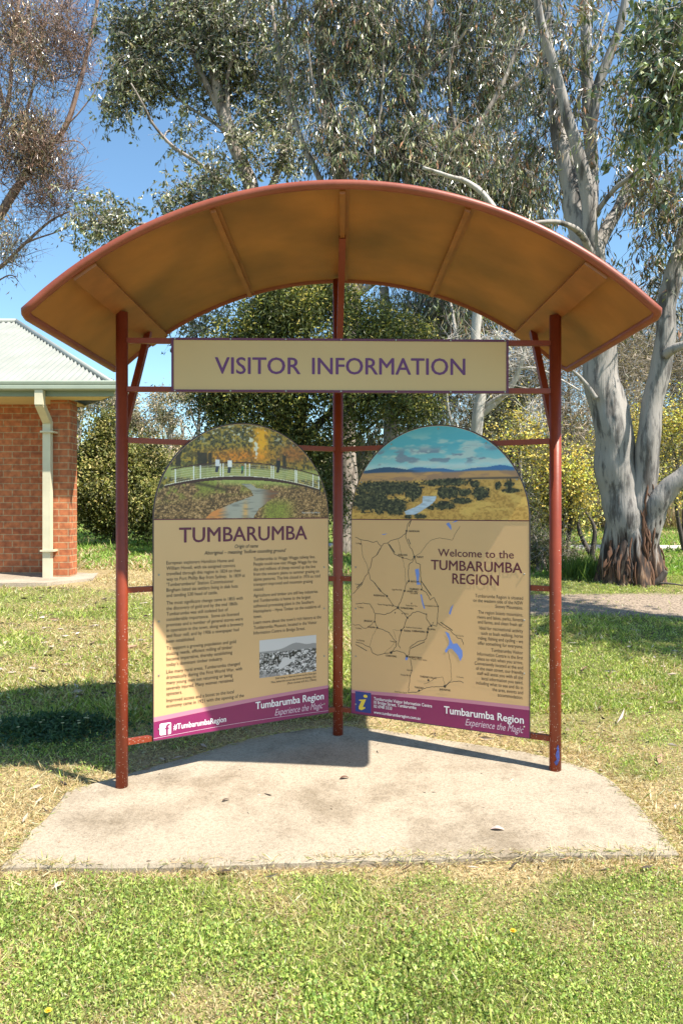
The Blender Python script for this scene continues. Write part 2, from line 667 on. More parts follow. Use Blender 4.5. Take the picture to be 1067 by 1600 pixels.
def dryness(x, y):
    """0 lush .. 1 straw"""
    d = slab_dist(x, y)
    front = y < 3.3
    reach = np.where(front, 0.10 + 0.14 * smooth(0.0, 0.6, x), 0.42)
    edge = 1 - smooth(reach * 0.35, reach, d + (fbm(x * 5, y * 5, 9, 3) - 0.5) * reach * 1.3)
    patch = smooth(0.56, 0.72, fbm(x * 1.4 + 3, y * 1.4, 21, 4)) * 0.5
    fr = smooth(0.5, 0.7, fbm(x * 3 + 3, y * 3, 5, 3)) * 0.5 * front
    left = smooth(-1.35, -1.7, x) * smooth(4.75, 4.45, y) * smooth(3.1, 3.5, y) * 0.85
    litter = smooth(5.6, 6.2, y) * smooth(9.4, 8.2, y) * smooth(-0.6, -1.4, x) * smooth(0.35, 0.6, fbm(x * 2, y * 2, 33, 3)) * 0.55
    right = smooth(1.3, 1.7, x) * smooth(5.5, 4.6, y) * smooth(3.3, 3.9, y) * smooth(0.3, 0.6, fbm(x * 3, y * 3, 41, 3)) * 0.75
    padside = smooth(8.7, 9.2, y) * smooth(13, 10, y) * smooth(-1.6, -2.3, x) * 0.85
    return np.clip(np.maximum.reduce([edge, patch, fr, left, litter, right, padside]), 0, 1)


def dirt(x, y):
    """bare ground patch under the big gum"""
    e = ((x - 3.3) / 2.3) ** 2 + ((y - 8.55) / 0.62) ** 2
    return 1 - smooth(0.75, 1.15, e + (fbm(x * 3, y * 3, 17, 3) - 0.5) * 0.5)


def warp(a, b, n, p):
    t = np.linspace(-1, 1, n)
    s = np.sign(t) * np.abs(t) ** p
    return np.where(s < 0, -s * a, s * b)


gx = warp(-900, 900, 261, 4.2)
gy = np.concatenate([np.linspace(-40, 0, 12)[:-1], np.linspace(0, 12, 150)[:-1], 12 + (np.linspace(0, 1, 90) ** 3) * 1200])
GX, GY = np.meshgrid(gx, gy)
GZ = gz(GX, GY)
GZ = np.where(slab_dist(GX, GY) < -0.06, GZ - 0.05, GZ)
nx, ny = len(gx), len(gy)
ii = np.arange(nx * ny).reshape(ny, nx)
Q = np.stack([ii[:-1, :-1], ii[:-1, 1:], ii[1:, 1:], ii[1:, :-1]], -1).reshape(-1, 4)
dr, di = dryness(GX, GY), dirt(GX, GY)
c_green, c_dry, c_dirt = np.array([0.15, 0.16, 0.05]), np.array([0.38, 0.28, 0.15]), np.array([0.30, 0.235, 0.175])
mott = 0.75 + 0.5 * fbm(GX * 6, GY * 6, 2, 3)
GC = (c_green * (1 - dr[..., None]) + c_dry * dr[..., None]) * mott[..., None]
GC = GC * (1 - di[..., None]) + c_dirt * di[..., None]
me = np_mesh('ground', np.stack([GX, GY, GZ], -1).reshape(-1, 3), Q, GC.reshape(-1, 3), True)
gm, N, L, b = mat_new('ground_soil')
at = N.new('ShaderNodeAttribute')
at.attribute_name = 'tint'
tc = N.new('ShaderNodeTexCoord')
nz = N.new('ShaderNodeTexNoise')
nz.inputs['Scale'].default_value = 40
nz.inputs['Detail'].default_value = 6
L.new(tc.outputs['Object'], nz.inputs['Vector'])
rp = N.new('ShaderNodeValToRGB')
rp.color_ramp.elements[0].position = 0.3
rp.color_ramp.elements[0].color = (0.45, 0.45, 0.45, 1)
rp.color_ramp.elements[1].position = 0.7
rp.color_ramp.elements[1].color = (1.3, 1.3, 1.3, 1)
L.new(nz.outputs[0], rp.inputs[0])
mx = N.new('ShaderNodeMix')
mx.data_type = 'RGBA'
mx.blend_type = 'MULTIPLY'
mx.inputs[0].default_value = 1
L.new(at.outputs['Color'], mx.inputs[6])
L.new(rp.outputs[0], mx.inputs[7])
L.new(mx.outputs[2], b.inputs['Base Color'])
b.inputs['Roughness'].default_value = 1
b.inputs['Specular IOR Level'].default_value = 0.1
bp = N.new('ShaderNodeBump')
bp.inputs['Strength'].default_value = 0.8
bp.inputs['Distance'].default_value = 0.02
L.new(nz.outputs[0], bp.inputs['Height'])
L.new(bp.outputs[0], b.inputs['Normal'])
tag(link('ground', me, gm), kind='structure')

# distant hill closing the view
hx = np.linspace(-420, 420, 90)
hy = np.linspace(120, 520, 40)
HX, HY = np.meshgrid(hx, hy)
ridge = 23 + 9 * (fbm(HX / 90, HX * 0 + 2, 8, 3) - 0.5) + np.where(HX > 0, 10 * smooth(0, 120, HX), 0)
HZ = 1.0 + ridge * smooth(120, 300, HY) - 20 * smooth(380, 520, HY) + (fbm(HX / 25, HY / 25, 4, 3) - 0.5) * 3 - 0.8
HZ[0, :] = 0.5
ii = np.arange(HX.size).reshape(HX.shape)
Q = np.stack([ii[:-1, :-1], ii[:-1, 1:], ii[1:, 1:], ii[1:, :-1]], -1).reshape(-1, 4)
hn = fbm(HX / 18, HY / 18, 6, 4)
HC = np.array([0.22, 0.22, 0.10]) * (1 - hn[..., None]) + np.array([0.38, 0.31, 0.18]) * hn[..., None]
tag(link('hill', np_mesh('hill', np.stack([HX, HY, HZ], -1).reshape(-1, 3), Q, HC.reshape(-1, 3), True), tint_mat('hill_pasture', 1, 0.1)), kind='structure')

# concrete slab under the shelter: bevelled rim, slight waviness
mb = MB()
n = len(slab)
cen = sum(slab, Vector()) / n
fine = []
for i in range(n):
    a_, b_ = slab[i], slab[(i + 1) % n]
    k = max(2, int((b_ - a_).length / 0.03))
    for j in range(k):
        q = a_.lerp(b_, j / k)
        w = (vnoise(q.x * 14, q.y * 14, 5) - 0.5) * 0.016 + (vnoise(q.x * 40, q.y * 40, 6) - 0.5) * 0.008
        dirv = (q - cen)
        dirv.z = 0
        fine.append(q + dirv.normalized() * float(w))
n = len(fine)
ins = []
for p in fine:
    q = p + (Vector((cen.x, cen.y, 0)) - Vector((p.x, p.y, 0))).normalized() * 0.014
    ins.append(Vector((q.x, q.y, top(q.x, q.y))))
vs = ins + [Vector((p.x, p.y, top(p.x, p.y) - 0.012)) for p in fine] + [Vector((p.x, p.y, top(p.x, p.y) - 0.12)) for p in fine]
fs = [tuple(range(n))]
for i in range(n):
    j = (i + 1) % n
    fs.append((i, n + i, n + j, j))
    fs.append((n + i, 2 * n + i, 2 * n + j, n + j))
mb.add(vs, fs)
me = mb.mesh('slab')
import bmesh
bm_ = bmesh.new()
bm_.from_mesh(me)
bmesh.ops.recalc_face_normals(bm_, faces=bm_.faces)
bm_.to_mesh(me)
bm_.free()
tag(link('pavement', me, M['slab']), kind='structure')

# pale concrete footpath beyond the gum tree
xs = np.linspace(-1.5, 26, 60)
V, Qs = [], []
for i, x in enumerate(xs):
    yc = 15.2 + 0.012 * (x - 5) ** 2 + 0.03 * (5 - x)
    for dy in (-0.62, 0.62):
        V.append((x, yc + dy, float(gz(x, yc)) + 0.03))
    for dy in (-0.64, 0.64):
        V.append((x, yc + dy, float(gz(x, yc)) - 0.1))
    if i:
        a = 4 * (i - 1)
        Qs += [(a, a + 4, a + 5, a + 1), (a + 2, a + 6, a + 4, a), (a + 1, a + 5, a + 7, a + 3)]
tag(link('path', np_mesh('path', V, Qs), M['pathc']), kind='structure')

# ------------------------------------------------------------------ shelter frame
PL, PR, PC = Vector((-1.199, 4.13, 0)), Vector((1.187, 4.20, 0)), Vector((-0.0225, 4.83, 0))
for p in (PL, PR, PC):
    p.z = top(p.x, p.y)
YF, YB, HW = 3.47, 4.93, 1.462
ZA, ZC = CH + 1.478, CH + 0.885            # apex and corner height of the rim centre line
sag = ZA - ZC
RR = (HW * HW + sag * sag) / (2 * sag)
TH = math.asin(HW / RR)


def arc(a, dr=0.0):
    return (math.sin(a) * (RR + dr), ZA - RR + math.cos(a) * (RR + dr))


shelter = empty('information_shelter', (0, 4.4, 0))
tag(shelter, 'terracotta steel shelter with a curved barrel roof standing on the concrete slab', 'shelter')
inv = Matrix.Translation((0, -4.4, 0))


def part(mb, name, mat, parent=shelter):
    o = mb.build(name, mat, parent)
    if parent is shelter:
        o.matrix_parent_inverse = inv
    return o


PR_ = 0.0325
posts = []
for p, zt in ((PL, CH + 1.06), (PR, CH + 1.06), (PC, ZA - 0.03)):
    m_ = MB()
    m_.tube([(p.x, p.y, p.z - 0.04), (p.x, p.y, p.z + 0.7), (p.x, p.y, zt)], PR_, 24)
    posts.append(part(m_, 'post', M['steel']))
# blue paint scuff low on the right-hand post
m_ = MB()
for (z0, z1, a0, a1) in ((0.05, 0.125, -100, -62), (0.035, 0.062, -112, -80), (0.11, 0.145, -92, -70)):
    vs, k = [], 7
    for iz in range(5):
        for ia in range(k):
            ss = math.sin(math.pi * (iz + 0.15) / 4.3)
            a = R((a0 + a1) / 2 + (a1 - a0) * (ia / (k - 1) - 0.5) * (0.35 + 0.65 * ss) + 5 * math.sin(iz * 2.1 + ia))
            vs.append((PR.x + math.cos(a) * (PR_ + 0.0008), PR.y + math.sin(a) * (PR_ + 0.0008), PR.z + z0 + (z1 - z0) * iz / 4 + 0.004 * math.sin(ia * 2.3)))
    m_.add(vs, [(iz * k + ia, iz * k + ia + 1, (iz + 1) * k + ia + 1, (iz + 1) * k + ia) for iz in range(4) for ia in range(k - 1)], True)
o = m_.build('paint_scuff', M['blue'], posts[1])
o.matrix_parent_inverse = Matrix.Identity(4)
o['label'] = 'blue paint scuff low on the post'

# roof sheet
NS = 72
m_ = MB()
vs = []
for i in range(NS + 1):
    a = -TH + 2 * TH * i / NS
    xo, zo = arc(a, 0.006)
    xi, zi = arc(a, -0.004)
    vs += [(xo, YF, zo), (xo, YB, zo), (xi, YF, zi), (xi, YB, zi)]
fo = [(4 * i, 4 * i + 4, 4 * i + 5, 4 * i + 1) for i in range(NS)]
fi = [(4 * i + 2, 4 * i + 3, 4 * i + 7, 4 * i + 6) for i in range(NS)]
m_.add(vs, fo, True, 1)
m_.f += fi
m_.sm += [True] * NS
m_.mi += [0] * NS
roof = part(m_, 'roof', [M['ceiling'], M['rooftop']])


def child(mb, name, mat, parent):
    o = mb.build(name, mat, parent)
    o.matrix_parent_inverse = Matrix.Identity(4)
    return o


# rim: one closed bent tube round the sheet, rounded corners
loop = []
NA = 80
cut = 0.06
for i in range(NA + 1):
    a = -(TH - cut / RR) + 2 * (TH - cut / RR) * i / NA
    x, z = arc(a)
    loop.append((x, YF, z))
xe, ze = arc(TH)
for t in (0.3, 0.6):
    loop.append((xe - 0.012 * (1 - t), YF + 0.06 * t * t, ze + 0.02 * (1 - t)))
for i in range(9):
    loop.append((xe, YF + 0.06 + (YB - YF - 0.12) * i / 8, ze))
for i in range(NA + 1):
    a = (TH - cut / RR) - 2 * (TH - cut / RR) * i / NA
    x, z = arc(a)
    loop.append((x, YB, z))
for i in range(9):
    loop.append((-xe, YB - 0.06 - (YB - YF - 0.12) * i / 8, ze))
for t in (0.6, 0.3):
    loop.append((-xe + 0.012 * (1 - t), YF + 0.06 * t * t, ze + 0.02 * (1 - t)))
m_ = MB()
m_.tube(loop, 0.0215, 14, False, closed=True)
rim = child(m_, 'rim', M['rim'], roof)
# slim ribs and the two deep beams over the posts
for xr in (-0.6, 0.005, 0.59):
    a = math.asin(xr / RR)
    x, z = arc(a, -0.0205)
    t = Matrix.Translation((x, 0, z)) @ Matrix.Rotation(a, 4, 'Y')
    m_ = MB()
    m_.box(-0.013, 0.013, YF + 0.02, YB - 0.02, -0.014, 0.014, t)
    m_.box(0.013, 0.032, YF + 0.02, YB - 0.02, 0.009, 0.0145, t)
    child(m_, 'rib', M['rib'], roof)
for xr in (-1.197, 1.187):
    a = math.asin(xr / RR)
    x, z = arc(a, -0.020)
    t = Matrix.Translation((x, 0, z)) @ Matrix.Rotation(a, 4, 'Y')
    m_ = MB()
    m_.box(-0.062, 0.062, YF + 0.008, YB - 0.008, -0.0155, 0.015, t)
    child(m_, 'roof_beam', M['rib'], roof)
# braces
for a_, b_ in (((PL.x, 4.15, CH + 0.40), (-1.19, 4.66, CH + 1.07)), ((PR.x, 4.22, CH + 0.40), (1.18, 4.66, CH + 1.07)), ((-0.02, 4.83, CH + 0.72), (0.005, 4.08, CH + 1.445))):
    m_ = MB()
    m_.bar(a_, b_, 0.036, 0.036, ext=0.01)
    part(m_, 'brace', M['steel'])


# rails between posts
def rail(a_, b_, z, w=0.03):
    m_ = MB()
    a_ = Vector((a_.x, a_.y, z))
    b_ = Vector((b_.x, b_.y, z))
    d = (b_ - a_).normalized()
    m_.bar(a_ + d * PR_ * 0.9, b_ - d * PR_ * 0.9, w, w)
    part(m_, 'rail', M['steel'])


for z in (CH + 0.363, CH - 0.46, CH - 1.293):
    rail(PL, PC, z)
    rail(PC, PR, z)
for z in (CH + 0.905, CH + 0.640):
    rail(PL, PR, z, 0.028)

# ------------------------------------------------------------------ lettering
_fc = {}


def glyphs(s, bold=0.0, shear=0.0, space=1.0):
    """flat outline mesh of a line of text at size 1, origin at the baseline's left end"""
    key = (s, bold, shear, space)
    if key not in _fc:
        cu = bpy.data.curves.new('t', 'FONT')
        cu.body = s
        cu.size = 1
        cu.offset = bold
        cu.shear = shear
        cu.space_character = space
        cu.resolution_u = 3
        cu.fill_mode = 'FRONT'
        o = bpy.data.objects.new('t', cu)
        COL.objects.link(o)
        dg = bpy.context.evaluated_depsgraph_get()
        me = bpy.data.meshes.new_from_object(o.evaluated_get(dg))
        vs = [(v.co.x, v.co.y) for v in me.vertices]
        fs = [tuple(p.vertices) for p in me.polygons]
        bpy.data.objects.remove(o)
        bpy.data.curves.remove(cu)
        bpy.data.meshes.remove(me)
        _fc[key] = (vs, fs)
    return _fc[key]


def text(mb, s, x, z, size, y, align='L', wfac=0.9, width=None, bold=0.0, shear=0.0, space=1.0, slope=0.0):
    """adds lettering facing local -Y; cap height about 0.7 size"""
    vs, fs = glyphs(s, 0.0, shear, space)
    if not vs:
        return
    x0 = min(v[0] for v in vs)
    x1 = max(v[0] for v in vs)
    k = width / (x1 - x0) if width else size * wfac
    off = {'L': -x0 * k, 'R': -x1 * k, 'C': -(x0 + x1) / 2 * k}[align]
    e = max(bold, 0)
    for j, (dx, dz) in enumerate(((0, 0), (e, 0), (-e, 0), (0, e * 0.6), (0, -e * 0.6)) if e else ((0, 0),)):
        mb.add([(x + off + (v[0] + dx) * k, y - 0.00004 * j, z + (v[1] + dz) * size + slope * (off + v[0] * k)) for v in vs], fs)


# ------------------------------------------------------------------ name board
SY_ = 4.142
sign = empty('visitor_information_sign', (0, SY_, CH + 0.77), math.atan2(0.07, 2.386))
tag(sign, 'long cream visitor information sign with purple border, high between the posts', 'sign')
sx0, sx1, sz0, sz1 = (270 - PX) * SY_ / F, (795.5 - PX) * SY_ / F, (PY - 613.5) * SY_ / F - 0.77, (PY - 529.5) * SY_ / F - 0.77
m_ = MB()
m_.box(sx0 + 0.008, sx1 - 0.008, -0.004, 0.006, sz0 + 0.008, sz1 - 0.008)
bo = m_.build('board', M['signbeige'], sign)
m_ = MB()
w = 0.0125
m_.box(sx0, sx1, -0.008, 0.008, sz1 - w, sz1)
m_.box(sx0, sx1, -0.008, 0.008, sz0, sz0 + w)
m_.box(sx0, sx0 + w, -0.0075, 0.0075, sz0 + w, sz1 - w)
m_.box(sx1 - w, sx1, -0.0075, 0.0075, sz0 + w, sz1 - w)
m_.build('frame', M['purple'], sign)
cap = 27.0 * SY_ / F
zb = (PY - 585) * SY_ / F - 0.77
for word, qa, qb in (('VISITOR', 337.5, 469.5), ('INFORMATION', 488, 727)):
    m_ = MB()
    xa, xb = (qa - PX) * SY_ / F, (qb - PX) * SY_ / F
    text(m_, word, xa, zb, cap / 0.729, -0.0052, 'L', width=xb - xa, bold=0.014)
    m_.build('lettering', M['violet'], sign)
for i in range(7):
    x = sx0 + 0.02 + (sx1 - sx0 - 0.04) * i / 6
    for z in (sz0 + w / 2, sz1 - w / 2):
        m_ = MB()
        m_.tube([(x, -0.0078, z), (x, -0.0105, z)], [0.0055, 0.004], 8)
        m_.build('screw', M['screw'], sign)

# ------------------------------------------------------------------ printed pictures


def grid_picture(cols, rows, shape, paint, y, name, parent):
    """flat print: a fine grid whose vertices carry the printed colours. shape(t, v) -> local x, z"""
    t = np.linspace(-1, 1, cols)
    v = np.linspace(0, 1, rows)
    T, Vv = np.meshgrid(t, v)
    X, Z = shape(T, Vv)
    C = np.clip(paint(T, Vv), 0, 255) / 255
    C = np.where(C <= 0.04045, C / 12.92, ((C + 0.055) / 1.055) ** 2.4)
    ii = np.arange(T.size).reshape(T.shape)
    Q = np.stack([ii[:-1, :-1], ii[:-1, 1:], ii[1:, 1:], ii[1:, :-1]], -1).reshape(-1, 4)
    VV = np.stack([X, np.full(X.shape, y), Z], -1).reshape(-1, 3)
    return link(name, np_mesh(name, VV, Q, C.reshape(-1, 3)), M['print'], parent)


def mixc(c, col, m):
    return c * (1 - m[..., None]) + np.array(col, float) * m[..., None]


def poly_mask(x, y, pts):
    ins = np.zeros(x.shape, bool)
    n = len(pts)
    for i in range(n):
        ax, ay = pts[i]
        bx, by = pts[(i + 1) % n]
        c = ((ay > y) != (by > y)) & (x < (bx - ax) * (y - ay) / (by - ay + 1e-12) + ax)
        ins ^= c
    return ins.astype(float)


def paint_bridge(T, V):
    # x, y in the coordinates of an enlargement of the print (70..1003 by 42..548)
    half = np.sqrt(np.clip(1 - V ** 2, 0, 1))
    x = 536 + 466 * T * half
    y = 548 - 506 * V
    n1 = np.clip((fbm(x / 11, y / 11, 1, 5) - 0.5) * 1.35 + 0.5, 0, 1)
    n2 = fbm(x / 40, y / 40, 2, 4)
    n3 = vnoise(x / 5, y / 5, 3)
    c = np.zeros(x.shape + (3,)) + np.array([74, 66, 30.])
    c = mixc(c, (150, 125, 45), smooth(0.48, 0.66, n1))
    c = mixc(c, (38, 34, 18), smooth(0.5, 0.3, n1 * 0.6 + n2 * 0.4))
    c = mixc(c, (120, 118, 60), smooth(0.55, 0.7, n3) * 0.5)
    gold = np.exp(-((x - 615) / 42) ** 2) * smooth(40, 80, y) * smooth(260, 200, y)
    c = mixc(c, (226, 160, 26), np.clip(gold * (0.6 + 0.8 * n1), 0, 1))
    og = np.exp(-((x - 500) / 170) ** 2 - ((y - 215) / 38) ** 2)
    c = mixc(c, (205, 120, 30), np.clip(og * (0.3 + n1), 0, 0.85))
    og = np.exp(-((x - 800) / 80) ** 2 - ((y - 190) / 50) ** 2)
    c = mixc(c, (160, 92, 40), np.clip(og * (0.3 + n1), 0, 0.7))
    sk = np.maximum(np.exp(-((x - 558) / 18) ** 2 - ((y - 120) / 18) ** 2), np.exp(-((x - 588) / 15) ** 2 - ((y - 180) / 55) ** 2))
    c = mixc(c, (200, 205, 210), smooth(0.42, 0.62, sk * 0.75 + 0.9 * (n1 - 0.5)) * 0.85)
    sk = smooth(0.66, 0.74, fbm(x / 12, y / 10, 8, 3)) * smooth(190, 90, y)
    c = mixc(c, (196, 198, 190), sk * 0.8)
    for tx, tw in ((186, 13), (305, 24), (345, 9), (745, 10)):
        c = mixc(c, (40, 32, 24), ((np.abs(x - tx) < tw) & (y > 200) & (y < 330)).astype(float) * 0.85)
    lawn = smooth(272, 288, y + 8 * (n2 - 0.5)) * smooth(345, 325, y)
    c = mixc(c, (150, 156, 88), lawn * (1 - 0.4 * n1))
    # banks
    deck = 330 + 62 * ((x - 520) / 420) ** 2 - 3
    low = smooth(0, 8, y - deck)
    bank = np.zeros_like(c) + np.array([128, 98, 62.])
    bank = mixc(bank, (74, 54, 34), smooth(0.52, 0.36, n3 * 0.5 + n1 * 0.5))
    bank = mixc(bank, (176, 140, 98), smooth(0.6, 0.72, n3 * 0.5 + n1 * 0.5))
    gr = smooth(0.42, 0.6, n2) * smooth(500, 420, y + 0.12 * x) + smooth(600, 660, x) * smooth(420, 490, y) * smooth(840, 720, x)
    bank = mixc(bank, (128, 138, 52), np.clip(gr, 0, 1) * (0.5 + 0.5 * n3))
    bank = mixc(bank, (158, 170, 90), smooth(385, 350, y) * smooth(330, 430, x) * smooth(860, 760, x) * 0.8)
    c = c * (1 - low[..., None]) + bank * low[..., None]
    sh = np.exp(-((y - (352 + (x - 230) * 0.22)) / 9) ** 2) * (x > 180) * (x < 440)
    c = mixc(c, (52, 40, 26), np.clip(sh, 0, 1) * 0.75)
    # creek
    cr = poly_mask(x + 8 * (n1 - 0.5), y, [(508, 362), (560, 362), (592, 385), (720, 400), (700, 425), (640, 468), (600, 500), (570, 548), (320, 548), (350, 515), (455, 470), (575, 425), (560, 395)])
    wat = np.zeros_like(c) + np.array([150, 146, 136.])
    wat = mixc(wat, (196, 120, 60), smooth(450, 380, x) * smooth(440, 500, y) * 0.9)
    wat = mixc(wat, (110, 66, 40), smooth(600, 680, x) * 0.85)
    wat = mixc(wat, (206, 150, 80), np.exp(-((x - 530) / 14) ** 2) * smooth(430, 500, y) * 0.7)
    wat = mixc(wat, (92, 92, 88), smooth(0.5, 0.7, fbm(x / 60, y / 7, 12, 3)) * 0.5)
    c = c * (1 - cr[..., None]) + wat * cr[..., None]
    # bridge
    inb = (x > 118) & (x < 948)
    topr = 248 + 60 * ((x - 520) / 420) ** 2
    dk = deck - 6
    mid = ((y > topr) & (y < dk) & (x > 150) & inb).astype(float)
    c = mixc(c, (176, 172, 150), mid * 0.16)
    for k in range(1, 6):
        yy = topr + (dk - topr) * k / 6
        c = mixc(c, (212, 208, 190), (np.abs(y - yy) < 1.4) * mid * 0.45)
    for xp in (172, 262, 296, 398, 412, 530, 552, 672, 684, 808, 816, 912, 946):
        c = mixc(c, (225, 222, 208), ((np.abs(x - xp) < 2.6) & (y > topr - 2) & (y < dk + 3)).astype(float))
    c = mixc(c, (62, 34, 26), ((np.abs(y - topr) < 3.2) & (x > 150) & inb).astype(float))
    c = mixc(c, (205, 198, 178), ((np.abs(y - dk) < 2.5) & inb).astype(float))
    c = mixc(c, (58, 30, 28), ((y > dk + 1) & (y < dk + 22 - 11 * np.abs((x - 520) / 420)) & inb).astype(float))
    for xp in (872, 920, 954):
        c = mixc(c, (40, 34, 34), ((np.abs(x - xp) < 3) & (y > dk) & (y < dk + 34)).astype(float))
    # walkers, tiny
    for px_, py_, up, lo in ((383, 268, (196, 196, 200), (50, 52, 66)), (447, 270, (214, 214, 220), (44, 48, 62)), (514, 286, (60, 120, 90), (40, 44, 52)), (712, 262, (26, 24, 28), (24, 24, 30))):
        s = 0.6 if px_ == 514 else 1.0
        c = mixc(c, (120, 80, 60), (((x - px_) / 6) ** 2 + ((y - (py_ - 38 * s)) / 7) ** 2 < 1) * 1.0)
        c = mixc(c, up, ((np.abs(x - px_) < 11 * s) & (y > py_ - 32 * s) & (y < py_ + 4)) * 1.0)
        c = mixc(c, lo, ((np.abs(x - px_ + (y - py_) * 0.15) < 8 * s) & (y >= py_ + 4) & (y < py_ + 36 * s)) * 1.0)
    return c * 1.2


def paint_valley(T, V):
    half = np.sqrt(np.clip(1 - V ** 2, 0, 1))
    x = 546 + 468 * T * half
    y = 521 - 469 * V
    n1 = np.clip((fbm(x / 9, y / 8, 31, 5) - 0.5) * 1.3 + 0.5, 0, 1)
    n2 = fbm(x / 90, y / 26, 32, 4)
    n3 = vnoise(x / 5, y / 5, 33)
    c = np.zeros(x.shape + (3,)) + np.array([78, 158, 180.])
    c = mixc(c, (150, 190, 196), smooth(130, 250, y) * 0.7)
    c = mixc(c, (176, 190, 190), smooth(0.46, 0.68, n2) * smooth(60, 150, y) * 0.85)
    c = mixc(c, (110, 124, 146), smooth(0.5, 0.66, fbm(x / 60, y / 22, 36, 4)) * smooth(140, 185, y) * smooth(262, 225, y) * 0.85)
    c = mixc(c, (184, 206, 214), np.exp(-((y - 248) / 12) ** 2) * 0.5)
    # ranges
    r1 = 274 - 22 * np.exp(-((x - 280) / 110) ** 2)
    r2 = 266 - 8 * np.sin(x / 61.) - 6 * np.sin(x / 23. + 1) * 0.5
    c = mixc(c, (58, 104, 158), (y > r2) * (x > 370) * 1.0)
    c = mixc(c, (44, 74, 112), (y > r1) * smooth(480, 400, x))
    pl = smooth(276, 288, y + 6 * (n2 - 0.5))
    c = mixc(c, (150, 116, 92), pl)
    c = mixc(c, (180, 138, 92), pl * smooth(0.45, 0.65, n2))
    c = mixc(c, (56, 52, 56), np.exp(-((y - 318) / 5) ** 2) * smooth(620, 760, x) * 0.9)
    gold = smooth(318, 332, y)
    c = mixc(c, (186, 146, 76), gold)
    c = mixc(c, (150, 112, 52), gold * smooth(0.45, 0.65, n1) * 0.7)
    c = mixc(c, (206, 170, 92), gold * smooth(0.55, 0.7, n2) * 0.7)
    # tree masses
    tm = np.zeros_like(x)
    for cx, cy, rx, ry in ((270, 360, 200, 38), (150, 430, 75, 55), (235, 430, 60, 62), (330, 455, 70, 45), (600, 335, 140, 20), (610, 385, 70, 32), (780, 390, 44, 34), (700, 385, 36, 20), (590, 450, 60, 22), (680, 428, 56, 16), (430, 380, 50, 50), (865, 355, 16, 20), (920, 350, 24, 24), (755, 345, 24, 16), (465, 505, 34, 14), (400, 508, 20, 10), (520, 462, 24, 12), (930, 378, 44, 14)):
        tm = np.maximum(tm, smooth(1.15, 0.8, np.sqrt(((x - cx) / rx) ** 2 + ((y - cy) / ry) ** 2) + (n1 - 0.5) * 0.7))
    rv = poly_mask(x + 6 * (n1 - 0.5), y, [(478, 404), (550, 402), (545, 428), (520, 448), (470, 480), (438, 496), (385, 498), (380, 480), (440, 458), (478, 436)])
    clear = poly_mask(x, y, [(478, 370), (560, 372), (552, 402), (470, 405)])
    tm = tm * (1 - clear)
    tr = np.zeros_like(c) + np.array([58, 58, 38.])
    tr = mixc(tr, (24, 26, 18), smooth(0.5, 0.34, n1))
    tr = mixc(tr, (104, 100, 66), smooth(0.6, 0.74, n3 * 0.5 + n1 * 0.5))
    c = c * (1 - tm[..., None]) + tr * tm[..., None]
    c = c * (1 - rv[..., None]) + (np.array([164, 178, 196.]) * (0.85 + 0.3 * fbm(x / 30, y / 5, 38, 2))[..., None]) * rv[..., None]
    return c * 1.12


def paint_mine(T, V):
    x, y = (T + 1) * 150, (1 - V) * 200
    n = fbm(x / 14, y / 9, 51, 4)
    n2 = vnoise(x / 4, y / 4, 52)
    g = np.full(x.shape, 205.)
    mt = 62 - 30 * np.exp(-((x - 190) / 60) ** 2) - 16 * np.exp(-((x - 290) / 40) ** 2)
    g = np.where(y > mt, 150, g)
    gr = smooth(66, 76, y + 10 * (n - 0.5))
    tex = 40 + 190 * smooth(0.3, 0.72, n * 0.6 + n2 * 0.4)
    g = g * (1 - gr) + tex * gr
    wt = poly_mask(x + 14 * (n - 0.5), y, [(120, 112), (175, 104), (190, 120), (140, 150), (100, 170), (96, 146)])
    g = g * (1 - wt) + 205 * wt
    lo = smooth(150, 185, y - 0.2 * x + 20 * (n - 0.5)) * smooth(150, 90, x)
    g = g * (1 - lo * 0.8) + 150 * lo * 0.8
    for px_, py_ in ((96, 112), (176, 88), (160, 100)):
        g = np.where((np.abs(x - px_) < 4) & (np.abs(y - py_) < 17), 36, g)
    return np.stack([g * 1.0, g * 0.97, g * 0.97], -1)


# ------------------------------------------------------------------ the two information panels
PW = 1.12
TK = 0.004        # board half thickness


def make_panel(name, label, p0, p1):
    """panel hung on the front of the rails between two posts; local x along it, -y its face"""
    u = Vector((p1.x - p0.x, p1.y - p0.y, 0)).normalized()
    nrm = Vector((u.y, -u.x, 0))
    c = Vector(((p0.x + p1.x) / 2, (p0.y + p1.y) / 2, 0)) + nrm * 0.020
    org = Vector((c.x, c.y, CH - 1.303))
    root = empty(name, org, math.atan2(u.y, u.x))
    tag(root, label, 'information board', 'arched information boards')

    def loc(px, py):
        d = Vector(((px - PX) / F, 1.0, (PY - py) / F))
        t = (org - nrm * 0 - Vector((0, 0, CH))).dot(nrm) / d.dot(nrm)
        q = Vector((0, 0, CH)) + d * t - org
        return q.dot(u), q.z

    return root, loc


